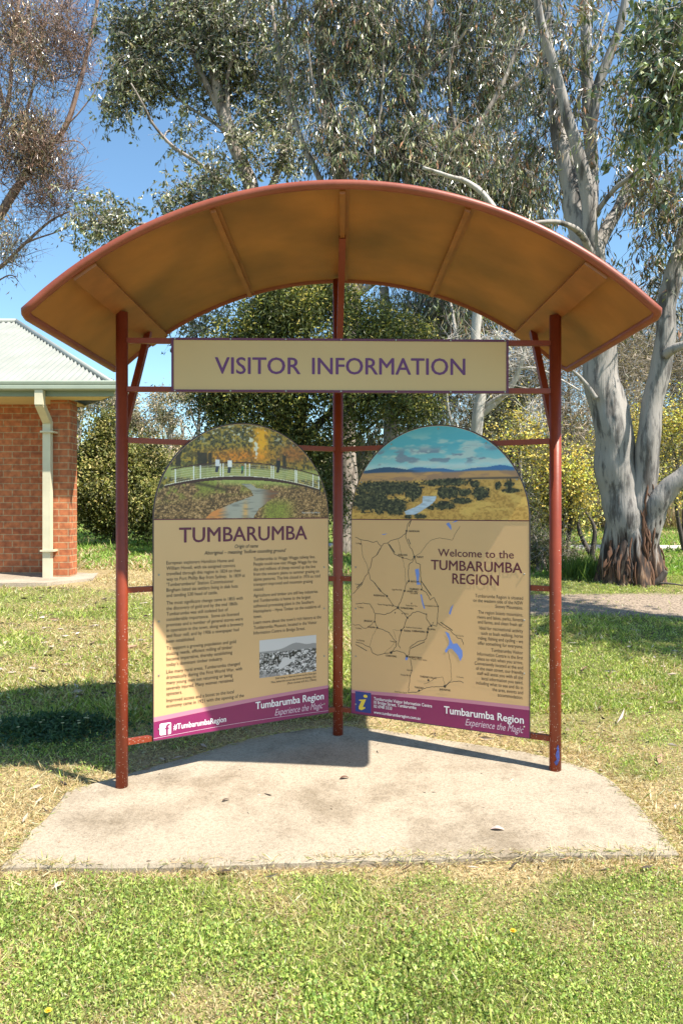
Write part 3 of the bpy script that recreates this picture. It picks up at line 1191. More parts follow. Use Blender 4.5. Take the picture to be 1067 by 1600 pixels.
def board(root, xc, zs, r):
    """rectangle with a round top: board, dark edge strip and screws"""
    prof = [(xc - r, 0), (xc + r, 0)] + [(xc + r * math.cos(math.pi * i / 48), zs + r * math.sin(math.pi * i / 48)) for i in range(49)]
    n = len(prof)
    m_ = MB()
    m_.add([(x, -TK, z) for x, z in prof] + [(x, TK, z) for x, z in prof], [tuple(range(n)), tuple(reversed(range(n, 2 * n)))])
    m_.build('board', M['beige'], root)
    m_ = MB()
    k = []
    for x, z in prof:
        k.append(Vector((x, 0, z)))
    vs, fs = [], []
    cx, cz = xc, zs * 0.6
    for x, z in prof:
        dx, dz = x - cx, z - cz
        l = math.hypot(dx, dz)
        ox, oz = x + dx / l * 0.0045, z + dz / l * 0.0045
        ix, iz = x - dx / l * 0.002, z - dz / l * 0.002
        vs += [(ix, -TK - 0.0008, iz), (ox, -TK - 0.0008, oz), (ox, TK + 0.0008, oz), (ix, TK + 0.0008, iz)]
    for i in range(n):
        j = (i + 1) % n
        for q in range(4):
            fs.append((4 * i + q, 4 * i + (q + 1) % 4, 4 * j + (q + 1) % 4, 4 * j + q))
    m_.add(vs, fs)
    m_.build('edge_strip', M['edge'], root)
    sp = [(xc - r + 0.03, z) for z in (0.06, 0.36, 0.66, 0.92)] + [(xc + r - 0.03, z) for z in (0.06, 0.36, 0.66, 0.92)] + [(xc + (r - 0.02) * math.cos(R(a)), zs + (r - 0.02) * math.sin(R(a))) for a in (25, 55, 88, 122, 155)]
    for x, z in sp:
        m_ = MB()
        m_.tube([(x, -TK - 0.0005, z), (x, -TK - 0.004, z)], [0.006, 0.0045], 8)
        m_.build('screw', M['screw'], root)


def strip(mb, xs, z0f, z1f, y):
    vs, fs = [], []
    for i, x in enumerate(xs):
        vs += [(x, y, z0f(x)), (x, y, z1f(x))]
        if i:
            a = 2 * (i - 1)
            fs.append((a, a + 2, a + 3, a + 1))
    mb.add(vs, fs)


def lines(mb, loc, rows, px, pys, y, align, size, wfac, bold=0.0):
    for s, py in zip(rows, pys):
        x, z = loc(px, py)
        text(mb, s, x, z - size * 0.26, size, y, align, wfac, bold=bold)


YT = -TK - 0.0016     # lettering plane
YPIC = -TK - 0.0009
# ---- left: the town's story
root, loc = make_panel('information_board', 'left arched information board with footbridge picture, Tumbarumba heading and two text columns', PL, PC)
xl, xr = loc(240, 1000)[0], loc(512.5, 1000)[0]
xc, r = (xl + xr) / 2, (xr - xl) / 2
zap = loc(388, 662.5)[1]
zs = zap - r
board(root, xc, zs, r)
zp = zs - 0.002
pic = grid_picture(400, 190, lambda T, V: (xc + T * (r - 0.003) * np.sqrt(np.clip(1 - (V * 0.999) ** 2, 0, 1)), zp + V * (r - 0.003)), paint_bridge, YPIC, 'picture', root)
m_ = MB()
text(m_, 'Photo credit: Peter McCole', *loc(499, 802), 0.014, YPIC - 0.0006, 'R', 0.8, shear=0.2)
m_.build('credit', M['white'], pic)
m_ = MB()
m_.box(xc - r + 0.002, xc + r - 0.002, YPIC - 0.0006, -TK, zp - 0.006, zp)
m_.build('divider', M['maroon'], root)
m_ = MB()
x0, z0 = loc(280, 846)
x1, z1 = loc(479, 844)
ztop = loc(280, 821.5)[1]
text(m_, 'TUMBARUMBA', x0, (z0 + z1) / 2, (ztop - z0) / 0.729, YT, 'L', width=x1 - x0, bold=0.016)
m_.build('heading', M['purple'], root)
m_ = MB()
xm = (loc(319, 862)[0] + loc(447, 862)[0]) / 2
w = loc(447, 862)[0] - loc(319, 862)[0]
text(m_, 'Origin of name', xm, loc(383, 856)[1], 0.031, YT, 'C', 0.8, bold=0.006, shear=0.22)
text(m_, "Aboriginal \u2013 meaning \u2018hollow sounding ground\u2019", xm, loc(383, 864.5)[1], 0.031, YT, 'C', width=w, bold=0.006, shear=0.22)
m_.build('subheading', M['ink'], root)
m_ = MB()
colA = [["European explorers Hamilton Hume and", "William Hovell, with six assigned convicts", "travelled through this region in 1824 on their", "way to Port Phillip Bay from Sydney.  In 1839 at", "\u2018Tumberumberar\u2019 Station Commissioner", "Bingham listed six settlers living in slab huts", "and tending 530 head of cattle."],
        ["The most significant change came in 1855 with", "the discovery of gold and by the mid 1860s", "Tumbarumba was still isolated but of", "considerable importance.  Some six licensed", "premises and a number of general stores were", "in operation in the town, along with a brewery", "and flour mill, and by 1906 a newspaper had", "been established."],
        ["To support a growing population and gold", "sluicing needs, efficient milling of timber", "became imperative, thereby establishing", "today\u2019s dominant timber industry."],
        ["Like many rural areas, Tumbarumba changed", "dramatically during the First World War, with", "many young men not returning or being", "severely injured. Many women remained", "spinsters."],
        ["Improved access and a boost to the local", "economy came in 1921 with the opening of the"]]
startA = [(880, 931), (942.7, 1002.5), (1013.3, 1038.9), (1050.2, 1084.5), (1095, 1103.4)]
vsx, _ = glyphs("travelled through this region in 1824 on their")
refw = max(v[0] for v in vsx) - min(v[0] for v in vsx)
wA = (loc(376.5, 890)[0] - loc(260, 890)[0]) / refw
SZ = 0.0285
for para, (ya, yb) in zip(colA, startA):
    lines(m_, loc, para, 260, [ya + (yb - ya) * i / (len(para) - 1) for i in range(len(para))], YT, 'L', SZ, wA / SZ)
m_.build('text_column', M['ink'], root)
m_ = MB()
colB = [["Tumbarumba to Wagga Wagga railway line.", "People could now visit Wagga Wagga for the", "day and millions of sheep moved up the line", "from the western plains to summer grazing on", "alpine pastures. The link closed in 1976 as road", "transport improved and mountain grazing", "ceased."],
        ["Agriculture and timber are still key industries", "and Tumbarumba is home to the largest", "softwood processing plant in the Southern", "Hemisphere \u2013 Hyne Timber on the outskirts of", "town."],
        ["Learn more about the town\u2019s rich history at the", "Tumbarumba Museum, located in the Visitor", "Information Centre in Bridge Street."]]
startB = [(874, 921.5), (931, 964), (973.2, 989.5)]
vsx, _ = glyphs("from the western plains to summer grazing on")
refw = max(v[0] for v in vsx) - min(v[0] for v in vsx)
wB = (loc(498, 890)[0] - loc(396, 890)[0]) / refw
for para, (ya, yb) in zip(colB, startB):
    lines(m_, loc, para, 395.8, [ya + (yb - ya) * i / (len(para) - 1) for i in range(len(para))], YT, 'L', SZ, wB / SZ)
m_.build('text_column', M['ink'], root)
m_ = MB()
for s, py in (("Gold mining at what was known as the Union Jack", 1053), ("Mine, behind the current day Library and Bowling Club.", 1058.2), ("(Photo courtesy of R. & U. O\u2019Brien)", 1063)):
    text(m_, s, *loc(493.7, py), 0.0185, YT, 'R', 0.75)
m_.build('caption', M['ink'], root)
a_, b_ = loc(405, 1001), loc(493.5, 1051)
zt_, zb_ = loc(405, 1000.5)[1], loc(405, 1059.5)[1]
grid_picture(150, 100, lambda T, V: (a_[0] + (T + 1) / 2 * (b_[0] - a_[0]), zb_ + V * (zt_ - zb_)), paint_mine, YPIC, 'mining_photograph', root)


def footer(root, xc, r, hl, hr, ll, lr):
    xs = np.linspace(xc - r + 0.001, xc + r - 0.001, 24)
    f = lambda x: hl + (hr - hl) * ((x - xc + r) / (2 * r)) + 0.006 * math.sin(math.pi * (x - xc + r) / (2 * r))
    g = lambda x: f(x) + ll + (lr - ll) * ((x - xc + r) / (2 * r))
    m_ = MB()
    strip(m_, xs, lambda x: 0.001, f, YPIC)
    m_.build('footer_band', M['band'], root)
    m_ = MB()
    strip(m_, xs, f, g, YPIC)
    m_.build('footer_stripe', M['bandlight'], root)


footer(root, xc, r, loc(241, 1128)[1], loc(511, 1075)[1], 0.026, 0.019)
m_ = MB()
x0, z0 = loc(399, 1107.5)
x1, z1 = loc(505, 1092.5)
text(m_, 'Tumbarumba Region', x0, (z0 + z1) / 2, 0.062, YT, 'L', width=x1 - x0, bold=0.02)
m_.build('region_name', M['white'], root)
m_ = MB()
x0, z0 = loc(271, 1140)
x1, z1 = loc(353, 1127)
text(m_, '#TumbarumbaRegion', x0, (z0 + z1) / 2, 0.046, YT, 'L', width=x1 - x0, bold=0.016)
m_.build('hashtag', M['white'], root)
m_ = MB()
x0, z0 = loc(429, 1117.5)
x1, z1 = loc(504, 1105)
text(m_, 'Experience the Magic', x0, (z0 + z1) / 2 - 0.003, 0.056, YT, 'L', width=x1 - x0, shear=0.35, bold=-0.006)
xs_ = [loc(240 + (512 - 240) * i / 20, 1150) for i in range(21)]
for i in range(20):
    f_ = i / 20
    m_.bar((xs_[i][0], YT, 0.012 + 0.012 * math.sin(f_ * 3)), (xs_[i + 1][0], YT, 0.012 + 0.012 * math.sin((f_ + 0.05) * 3)), 0.0006, 0.0018, up=(0, 0, 1))
m_.build('tagline', M['palepink'], root)
x0, z0 = loc(248.5, 1150)
x1, z1 = loc(266.5, 1127.5)
x1 = x0 + 0.072
m_ = MB()
k = 8
cor = []
for cx_, cz_, a0 in ((x0 + 0.012, z0 + 0.012, 180), (x1 - 0.012, z0 + 0.012, 270), (x1 - 0.012, z0 + 0.060, 0), (x0 + 0.012, z0 + 0.060, 90)):
    for i in range(5):
        a = R(a0 + 90 * i / 4)
        cor.append((cx_ + 0.009 * math.cos(a), YT, cz_ + 0.009 * math.sin(a)))
m_.add(cor, [tuple(range(len(cor)))])
ic = m_.build('social_icon', M['white'], root)
m_ = MB()
text(m_, 'f', x0 + 0.048, z0 + 0.004, 0.082, YT - 0.0008, 'C', 1.0, bold=0.03)
m_.build('icon_letter', M['band'], ic)

# ---- right: welcome and map
root, loc = make_panel('information_board', 'right arched information board with river valley picture and a map of roads and lakes', PC, PR)
xl, xr = loc(549.5, 1000)[0], loc(827, 1000)[0]
xc, r = (xl + xr) / 2, (xr - xl) / 2
zap = loc(684, 664.5)[1]
zs = zap - r
board(root, xc, zs, r)
zp = zs - 0.002
grid_picture(400, 190, lambda T, V: (xc + T * (r - 0.003) * np.sqrt(np.clip(1 - (V * 0.999) ** 2, 0, 1)), zp + V * (r - 0.003)), paint_valley, YPIC, 'picture', root)
m_ = MB()
m_.box(xc - r + 0.002, xc + r - 0.002, YPIC - 0.0006, -TK, zp - 0.006, zp)
m_.build('divider', M['maroon'], root)
m_ = MB()
for s, ax, ay, bx, by, caph, bd in (("Welcome to the", 684.6, 868.5, 802.5, 873, 12.2, 0.010), ("TUMBARUMBA", 673.8, 890.6, 815.6, 894.5, 16.0, 0.014), ("REGION", 707, 911.5, 779, 915, 16.6, 0.014)):
    x0, z0 = loc(ax, ay)
    x1, z1 = loc(bx, by)
    sz = (loc(ax, ay - caph)[1] - z0) / 0.729
    text(m_, s, x0, (z0 + z1) / 2, sz, YT, 'L', width=x1 - x0, bold=bd)
m_.build('heading', M['maroon'], root)
m_ = MB()
colC = [["Tumbarumba Region is situated", "on the western side of the NSW", "Snowy Mountains."], ["The region boasts mountains,", "rivers and lakes, parks, forests", "and farms, and clean fresh air."], ["Ideal for recreational activity", "such as bush walking, horse", "riding, fishing and cycling - we", "offer something for everyone."],
        ["Tumbarumba Visitor", "Information Centre is the first", "place to visit when you arrive.", "Conveniently located at the end", "of the main street, our friendly", "staff will assist you with all the", "local information you need,", "including what to see and do in", "the area, events and", "accommodation."]]
startC = [(935.2, 950.5), (961.3, 977), (986.5, 1011), (1020.5, 1090.5)]
vsx, _ = glyphs("Information Centre is the first")
refw = max(v[0] for v in vsx) - min(v[0] for v in vsx)
wC = (loc(817, 1028)[0] - loc(745.6, 1028)[0]) / refw
for para, (ya, yb) in zip(colC, startC):
    lines(m_, loc, para, 817, [ya + (yb - ya) * i / (len(para) - 1) for i in range(len(para))], YT, 'R', SZ, wC / SZ)
m_.build('text_column', M['ink'], root)
footer(root, xc, r, loc(550, 1082.5)[1], loc(827, 1109.5)[1], 0.021, 0.021)
m_ = MB()
x0, z0 = loc(694, 1113.5)
x1, z1 = loc(818, 1131)
text(m_, 'Tumbarumba Region', x0, (z0 + z1) / 2, 0.062, YT, 'L', width=x1 - x0, bold=0.02)
m_.build('region_name', M['white'], root)
m_ = MB()
for s, ax, ay, bx, by in (("Tumbarumba Visitor Information Centre", 584.5, 1093.4, 675, 1105), ("10 Bridge Street, Tumbarumba", 584.5, 1099.2, 650.5, 1107.5), ("02 6948 3333", 584.5, 1105.4, 612.5, 1108.7), ("www.tumbarumbaregion.com.au", 584.5, 1115, 657, 1124)):
    x0, z0 = loc(ax, ay)
    x1, z1 = loc(bx, by)
    text(m_, s, x0, (z0 + z1) / 2, 0.027, YT, 'L', width=x1 - x0, bold=0.014)
m_.build('address', M['white'], root)
m_ = MB()
x0, z0 = loc(727, 1132.5)
x1, z1 = loc(818, 1145.5)
text(m_, 'Experience the Magic', x0, (z0 + z1) / 2, 0.056, YT, 'L', width=x1 - x0, shear=0.35, bold=-0.006)
m_.build('tagline', M['palepink'], root)
x0, z0 = loc(555.6, 1111)
x1 = loc(580.2, 1111)[0]
zt_ = loc(555.6, 1079.5)[1]
m_ = MB()
m_.add([(x0, YT + 0.0002, z0), (x1, YT + 0.0002, z0), (x1, YT + 0.0002, zt_), (x0, YT + 0.0002, zt_)], [(0, 1, 2, 3)])
ic = m_.build('information_symbol', M['infoblue'], root)
m_ = MB()
h = zt_ - z0
wd = x1 - x0
xi = (x0 + x1) / 2
dot = [(xi + wd * 0.15 + h * 0.11 * math.cos(2 * math.pi * i / 20), YT - 0.0008, z0 + h * 0.81 + h * 0.075 * math.sin(2 * math.pi * i / 20)) for i in range(20)]
m_.add(dot, [tuple(range(20))])
it = [(-0.26, 0.60), (0.19, 0.66), (-0.02, 0.26), (0.14, 0.28), (0.12, 0.2), (-0.1, 0.10), (-0.26, 0.13), (-0.28, 0.24), (-0.11, 0.54), (-0.25, 0.55)]
m_.add([(xi + a * wd, YT - 0.0008, z0 + b * h) for a, b in it], [tuple(range(len(it)))])
m_.build('symbol_letter', M['infoyellow'], ic)

# map: roads, lakes, town dots and names (points read off an enlargement, 3.442 x, origin 530, 650)
Z = lambda x, y: loc(530 + x / 3.442, 650 + y / 3.442)
roads = [
    ([(390, 533), (388, 560), (370, 580), (365, 618), (355, 635), (320, 660), (285, 668), (260, 683), (240, 685), (228, 703), (215, 690), (205, 672), (185, 680), (160, 672), (120, 665), (88, 652)], 1),
    ([(228, 703), (205, 745), (178, 765), (172, 800), (158, 840), (140, 865), (125, 905), (75, 955)], 1),
    ([(118, 668), (122, 705), (130, 760), (150, 800), (158, 838)], 0.6),
    ([(365, 618), (358, 650), (375, 690), (395, 725), (405, 757), (395, 785), (375, 800), (372, 850), (375, 888), (360, 905), (352, 940)], 1),
    ([(262, 683), (275, 705), (300, 745), (330, 757), (342, 762)], 1),
    ([(318, 665), (330, 720), (342, 765), (355, 830), (358, 900)], 0.5),
    ([(342, 762), (390, 775), (405, 757)], 0.8),
    ([(405, 757), (440, 735), (470, 690), (500, 665), (540, 655), (580, 662), (608, 668), (620, 640), (650, 592)], 0.6),
    ([(405, 757), (415, 790), (438, 800), (438, 850), (440, 890), (445, 933), (470, 950), (490, 990), (510, 975), (535, 1025), (530, 1070), (528, 1110), (525, 1130), (500, 1122), (480, 1135), (475, 1165), (470, 1195), (455, 1208), (425, 1212), (380, 1245), (378, 1280), (365, 1292)], 1),
    ([(158, 838), (170, 880), (185, 890), (200, 910), (240, 955), (258, 968), (290, 1015), (317, 1030), (350, 1060), (368, 1085), (350, 1135), (335, 1152), (325, 1190), (318, 1225), (330, 1250)], 1),
    ([(90, 1010), (130, 1005), (165, 1010), (185, 1040), (195, 1065), (192, 1105), (205, 1140), (240, 1150), (270, 1165), (290, 1195), (307, 1213), (307, 1240), (280, 1272)], 1),
    ([(197, 1062), (240, 1068), (280, 1055), (300, 1040), (317, 1030), (335, 985), (352, 940)], 1),
    ([(75, 1118), (85, 1125), (110, 1122), (130, 1140), (150, 1140), (192, 1105)], 0.8),
    ([(90, 1215), (130, 1225), (170, 1245), (178, 1270), (205, 1285), (240, 1278), (280, 1272), (310, 1262), (345, 1270), (365, 1292), (385, 1300), (388, 1330), (392, 1370), (382, 1400), (372, 1488)], 1),
    ([(372, 1488), (420, 1483), (470, 1460), (520, 1455), (568, 1453), (600, 1430), (650, 1425), (668, 1435)], 1),
    ([(585, 1265), (600, 1330), (603, 1420), (568, 1453)], 0.6),
    ([(368, 1085), (400, 1055), (430, 1052), (468, 1065), (472, 1095), (495, 1128)], 1),
    ([(528, 1110), (560, 1135), (600, 1155), (640, 1195), (660, 1200), (668, 1230)], 1),
    ([(455, 1440), (480, 1432), (520, 1408), (555, 1402), (565, 1430), (568, 1453)], 0.6),
    ([(206, 1138), (180, 1180), (165, 1240)], 0.4), ([(307, 1213), (270, 1250), (240, 1278)], 0.4), ([(335, 1152), (290, 1150), (307, 1200)], 0.4),
    ([(270, 690), (300, 735)], 1.6), ([(222, 712), (204, 748)], 1.4), ([(440, 885), (495, 965)], 1.6), ([(385, 1250), (460, 1214)], 1.2), ([(190, 895), (225, 945)], 1.4),
    ([(545, 1108), (610, 1153)], 1.6), ([(372, 660), (384, 690)], 1.4), ([(375, 595), (388, 560)], 1.4), ([(90, 1228), (150, 1262)], 1.2), ([(95, 925), (125, 895)], 1.4)]


def ribbon(mb, pts, w, y, jit=0.0):
    q = []
    for i in range(len(pts) - 1):
        a_, b_ = pts[i], pts[i + 1]
        k = max(1, int(math.hypot(b_[0] - a_[0], b_[1] - a_[1]) / 9)) if jit else 1
        for j in range(k):
            f_ = j / k
            q.append((a_[0] + (b_[0] - a_[0]) * f_ + (random.uniform(-jit, jit) if j else 0), a_[1] + (b_[1] - a_[1]) * f_ + (random.uniform(-jit, jit) if j else 0)))
    q.append(pts[-1])
    vs, fs = [], []
    pt = [Z(*p) for p in q]
    for i, p in enumerate(pt):
        a_, b_ = pt[max(0, i - 1)], pt[min(len(pt) - 1, i + 1)]
        dx, dz = b_[0] - a_[0], b_[1] - a_[1]
        l = math.hypot(dx, dz) or 1
        vs += [(p[0] - dz / l * w / 2, y, p[1] + dx / l * w / 2), (p[0] + dz / l * w / 2, y, p[1] - dx / l * w / 2)]
        if i:
            a = 2 * (i - 1)
            fs.append((a, a + 1, a + 3, a + 2))
    mb.add(vs, fs)


mp = MB()
for i, (pts, wgt) in enumerate(roads):
    ribbon(mp, pts, 0.0028 * wgt, YPIC - 0.0003 - 0.00001 * i, 2.0 if wgt <= 1 else 0)
rd = mp.build('map_roads', M['ink'], root)
lakes = [[(408, 825), (428, 820), (432, 850), (428, 890), (440, 905), (418, 908), (416, 870)], [(437, 958), (444, 960), (452, 1000), (462, 1035), (456, 1036), (446, 1005)],
         [(575, 580), (590, 572), (602, 590), (604, 614), (596, 606)], [(600, 1030), (614, 1012), (606, 1040), (598, 1070), (590, 1060)],
         [(570, 1158), (590, 1168), (600, 1200), (612, 1225), (634, 1222), (662, 1262), (664, 1290), (652, 1318), (636, 1284), (606, 1250), (590, 1252), (576, 1274), (568, 1262), (590, 1228), (592, 1208)], [(605, 575), (630, 560), (652, 556), (630, 568)], [(228, 636), (262, 632), (240, 640)], [(358, 1295), (372, 1298), (366, 1312), (356, 1312)]]
for i, l_ in enumerate(lakes):
    m_ = MB()
    m_.add([(Z(*p)[0], YPIC - 0.00012, Z(*p)[1]) for p in l_], [tuple(range(len(l_)))])
    m_.build('map_lake', M['lake'], rd)
towns = [(363, 618, 'GUNDAGAI', 1, 'L'), (405, 757, 'TUMUT', 1.15, 'L'), (342, 762, 'ADELONG', .9, 'U'), (375, 888, 'BATLOW', 1, 'L'), (442, 933, 'TALBINGO', .9, 'R'), (352, 940, 'LAUREL HILL', 1, 'L'), (258, 968, 'ROSEWOOD', 1, 'R'), (317, 1030, 'TUMBARUMBA', 1.3, 'L'),
         (192, 1105, 'JINGELLIC', .9, 'R'), (206, 1138, 'WALWA', 1, 'R'), (335, 1152, 'TOOMA', 1.1, 'L'), (475, 1162, 'CABRAMURRA', 1.1, 'R'), (495, 1128, 'SELWYN', 1, 'D'), (280, 1272, 'CORRYONG', 1.3, 'D'), (365, 1292, 'KHANCOBAN', 1.1, 'L'), (480, 1420, 'THREDBO VALLEY', 1, 'U'), (430, 1476, 'THREDBO', 1, 'U'), (568, 1453, 'JINDABYNE', 1.3, 'D'),
         (532, 1023, '', .7, ''), (288, 1022, '', .6, ''), (390, 1007, '', .6, ''), (418, 955, '', .6, ''), (368, 1085, '', .9, ''), (470, 1065, '', .6, ''), (350, 1135, '', .6, ''), (307, 1213, '', .6, ''), (390, 1367, '', .6, ''), (382, 1395, '', .6, ''), (362, 1488, '', .5, ''), (302, 1058, '', .6, ''), (340, 1062, '', .5, ''), (505, 1112, '', .5, '')]
small = [(300, 1018, 'Pioneer Heritage Reserve', 'R', -8), (390, 1020, 'Paddys River Dam', 'C', 0), (532, 1023, 'Yarrangobilly Caves', 'R', -6), (345, 936, 'Sugar Pine Walk', 'R', -6), (418, 955, 'Pilot Hill', 'R', -6), (340, 1062, 'Mannus', 'L', 8), (352, 1135, 'Southern Cloud Lookout', 'L', 8), (307, 1213, 'Towong', 'R', -6), (390, 1367, 'Geehi', 'R', -6), (382, 1395, 'Swampy Plain', 'R', -6), (385, 1305, 'Murray 1 Power Station', 'L', 6), (362, 1488, 'Dead Horse Gap', 'R', -6), (365, 548, 'To Sydney', 'R', 0), (90, 685, 'To Wagga', 'L', 0), (88, 905, 'To Albury', 'L', 0), (100, 1028, 'To Albury', 'L', 0), (90, 1140, 'To Albury', 'L', 0), (95, 1205, 'To Wodonga', 'L', 0), (630, 1180, 'To Cooma', 'L', 0), (630, 1402, 'To Cooma', 'L', 0)]
for x, y, s, k, side in towns:
    m_ = MB()
    cx_, cz_ = Z(x, y)
    rr_ = 0.0062 * k
    m_.add([(cx_ + rr_ * math.cos(2 * math.pi * i / 12), YT - 0.0002, cz_ + rr_ * math.sin(2 * math.pi * i / 12)) for i in range(12)], [tuple(range(12))])
    if s:
        dx, dz, al = {'L': (0.014, -0.006, 'L'), 'R': (-0.014, -0.005, 'R'), 'U': (0.0, 0.012, 'C'), 'D': (0.0, -0.026, 'C')}[side]
        text(m_, s, cx_ + dx, cz_ + dz, 0.0155, YT, al, 0.85, bold=0.02)
    m_.build('town_marker', M['ink'], rd)
for x, y, s, al, dx in small:
    m_ = MB()
    cx_, cz_ = Z(x + dx, y)
    text(m_, s, cx_, cz_ - 0.004, 0.0135, YT, al, 0.75)
    m_.build('place_name', M['ink'], rd)

# ------------------------------------------------------------------ brick building on the left
bx, by = -3.84, 10.0
bz = 0.60                                     # floor level
bld = empty('brick_building', (bx, by, bz))
tag(bld, 'red brick building with pale corrugated hip roof and cream downpipe', 'building')


def bpart(mb, name, mat, parent=bld):
    o = mb.build(name, mat, parent)
    o.matrix_parent_inverse = Matrix.Translation((-bx, -by, -bz)) if parent is bld else Matrix.Identity(4)
    return o


ez = CH + 1.375                               # soffit level
m_ = MB()
m_.box(-3.76, -3.507, 9.77, 10.03, bz - 0.05, ez + 0.003)
bpart(m_, 'pillar', M['brick'])
m_ = MB()
m_.box(-12.0, -3.765, 10.20, 10.43, bz - 0.05, ez + 0.003)
m_.box(-7.9, -7.67, 10.432, 15.0, bz - 0.35, ez + 0.003)
bpart(m_, 'wall', M['brick'])
ex0, ey0, ey1 = -13.0, 9.46, 15.5


def xe_(y):
    return -2.87 - (y - 9.46) * 0.75        # the end eave runs back at an angle


m_ = MB()
for z in (ez, ez + 0.012):
    m_.add([(ex0, ey0 - 0.02, z), (xe_(ey0), ey0 - 0.02, z), (xe_(9.8), 9.8, z), (-3.5, 9.8, z), (-3.5, 10.46, z), (-7.6, 10.46, z), (-7.6, ey1, z), (ex0, ey1, z)], [tuple(range(8))])
bpart(m_, 'soffit', M['soffit'])


def sweep(prof, z0, y_, off):
    ring = []
    for a_, z in prof:
        ring.append([(ex0, y_ - a_, z0 + z), (xe_(y_) + off + a_, y_ - a_, z0 + z), (xe_(ey1) + off + a_, ey1, z0 + z)])
    vs = [p for rr_ in ring for p in rr_]
    fs = []
    for i in range(len(prof)):
        j = (i + 1) % len(prof)
        for k in range(2):
            fs.append((3 * i + k, 3 * i + k + 1, 3 * j + k + 1, 3 * j + k))
    q = MB()
    q.add(vs, fs)
    return q


bpart(sweep([(0, 0), (0.022, 0), (0.022, 0.105), (0, 0.105)], ez - 0.005, ey0 - 0.021, 0.001), 'fascia', M['fascia'])
gz0 = ez + 0.062
prof = [(0.0, 0.0), (0.11, 0.0), (0.122, 0.012), (0.122, 0.05), (0.112, 0.058), (0.122, 0.07), (0.127, 0.098), (0.118, 0.112), (0.106, 0.104), (0.108, 0.09), (0.1, 0.012), (0.0, 0.01)]
bpart(sweep(prof, gz0, ey0 - 0.046, 0.026), 'gutter', M['gutter'])
# corrugated roof: front face and hip end as rippled sheets
zr, yr, xrg = CH + 3.05, 12.5, -5.37           # ridge height, ridge row, ridge end
ze_ = ez + 0.125
e0 = Vector((xe_(ey0) + 0.05, ey0 - 0.05, ze_))
eb = Vector((xe_(ey1), ey1, ze_))
rg = Vector((xrg, yr, zr))
amp, pitch = 0.013, 0.088


def sheet(name, bot, topf, n, parent, nrm):
    V, Qs = [], []
    for i in range(n):
        s_ = i / (n - 1)
        p, q = bot(s_), topf(s_)
        d = bot(0).lerp(bot(1), s_) - bot(0)
        rip = amp * math.sin(2 * math.pi * d.length / pitch) + (0.004 if (d.length % (pitch * 9)) < pitch * 0.6 else 0)
        for j in range(5):
            V.append(p.lerp(q, j / 4) + nrm * rip)
        if i:
            a = 5 * (i - 1)
            Qs += [(a + j, a + 5 + j, a + 6 + j, a + 1 + j) for j in range(4)]
    return link(name, np_mesh(name, V, Qs, None, True), M['zinc'], parent)


w0 = Vector((ex0, e0.y, ze_))
kf = (xrg - e0.x) / (w0.x - e0.x)
roofb = sheet('roof', lambda t: e0.lerp(w0, t), lambda t: e0.lerp(rg, t / kf) if t < kf else Vector((e0.x + (w0.x - e0.x) * t, yr, zr)), 1100, bld, Vector((0, -0.45, 0.89)))
roofb.matrix_parent_inverse = Matrix.Translation((-bx, -by, -bz))
kh = 0.45
sheet('hip_face', lambda t: e0.lerp(eb, t), lambda t: e0.lerp(rg, t / kh) if t < kh else eb.lerp(rg, (1 - t) / (1 - kh)), 800, roofb, Vector((0.5, 0.2, 0.84)))
m_ = MB()
m_.add([(ex0, ey1, ze_), tuple(rg), (ex0, yr, zr), tuple(eb)], [(0, 3, 1, 2)])
m_.build('back_face', M['zinc'], roofb)
m_ = MB()
m_.tube([(ex0, yr, zr + 0.012), (xrg, yr, zr + 0.012)], 0.045, 10)
m_.build('ridge_cap', M['zinc'], roofb)
m_ = MB()
m_.tube([rg + Vector((0, 0, 0.012)), e0 + Vector((0, 0, 0.012))], 0.035, 10)
m_.build('hip_cap', M['zinc'], roofb)
# downpipe: from the gutter back to the wall, then down in front of the pillar
m_ = MB()
xp = (75.5 - PX) * 9.7 / F
hw = 0.050
m_.box(xp - hw + 0.035, xp + hw + 0.035, ey0 - 0.15, ey0 - 0.06, ez - 0.12, gz0 - 0.002)
m_.bar((xp + 0.03, ey0 - 0.105, ez - 0.10), (xp, 9.70, ez - 0.30), 0.10, 0.085)
m_.box(xp - hw, xp + hw, 9.65, 9.74, bz - 0.02, ez - 0.28)
dp = bpart(m_, 'downpipe', M['pipe'])
for z in (bz + 0.32, bz + 1.84):
    m_ = MB()
    m_.box(xp - 0.072, xp + 0.10, 9.62, 9.649, z, z + 0.022)
    m_.box(xp + 0.054, xp + 0.10, 9.649, 9.77, z, z + 0.022)
    m_.build('pipe_bracket', M['pipe'], dp)
# concrete pad in front of the building
m_ = MB()
pz = bz
pts = [(-13, 9.05), (-4.05, 9.05), (-3.55, 9.12), (-3.12, 9.5), (-3.35, 10.5), (-7.5, 10.6), (-7.5, 15.2), (-13, 15.2)]
n = len(pts)
vs = [(x, y, pz - 0.022 * smooth(9.8, 9.0, y)) for x, y in pts] + [(x, y, pz - 0.4) for x, y in pts]
m_.add(vs, [tuple(range(n))] + [(n + i, n + (i + 1) % n, (i + 1) % n, i) for i in range(n)])
tag(link('pavement', m_.mesh('pad'), M['pad']), kind='structure')

# ------------------------------------------------------------------ trees and shrubs


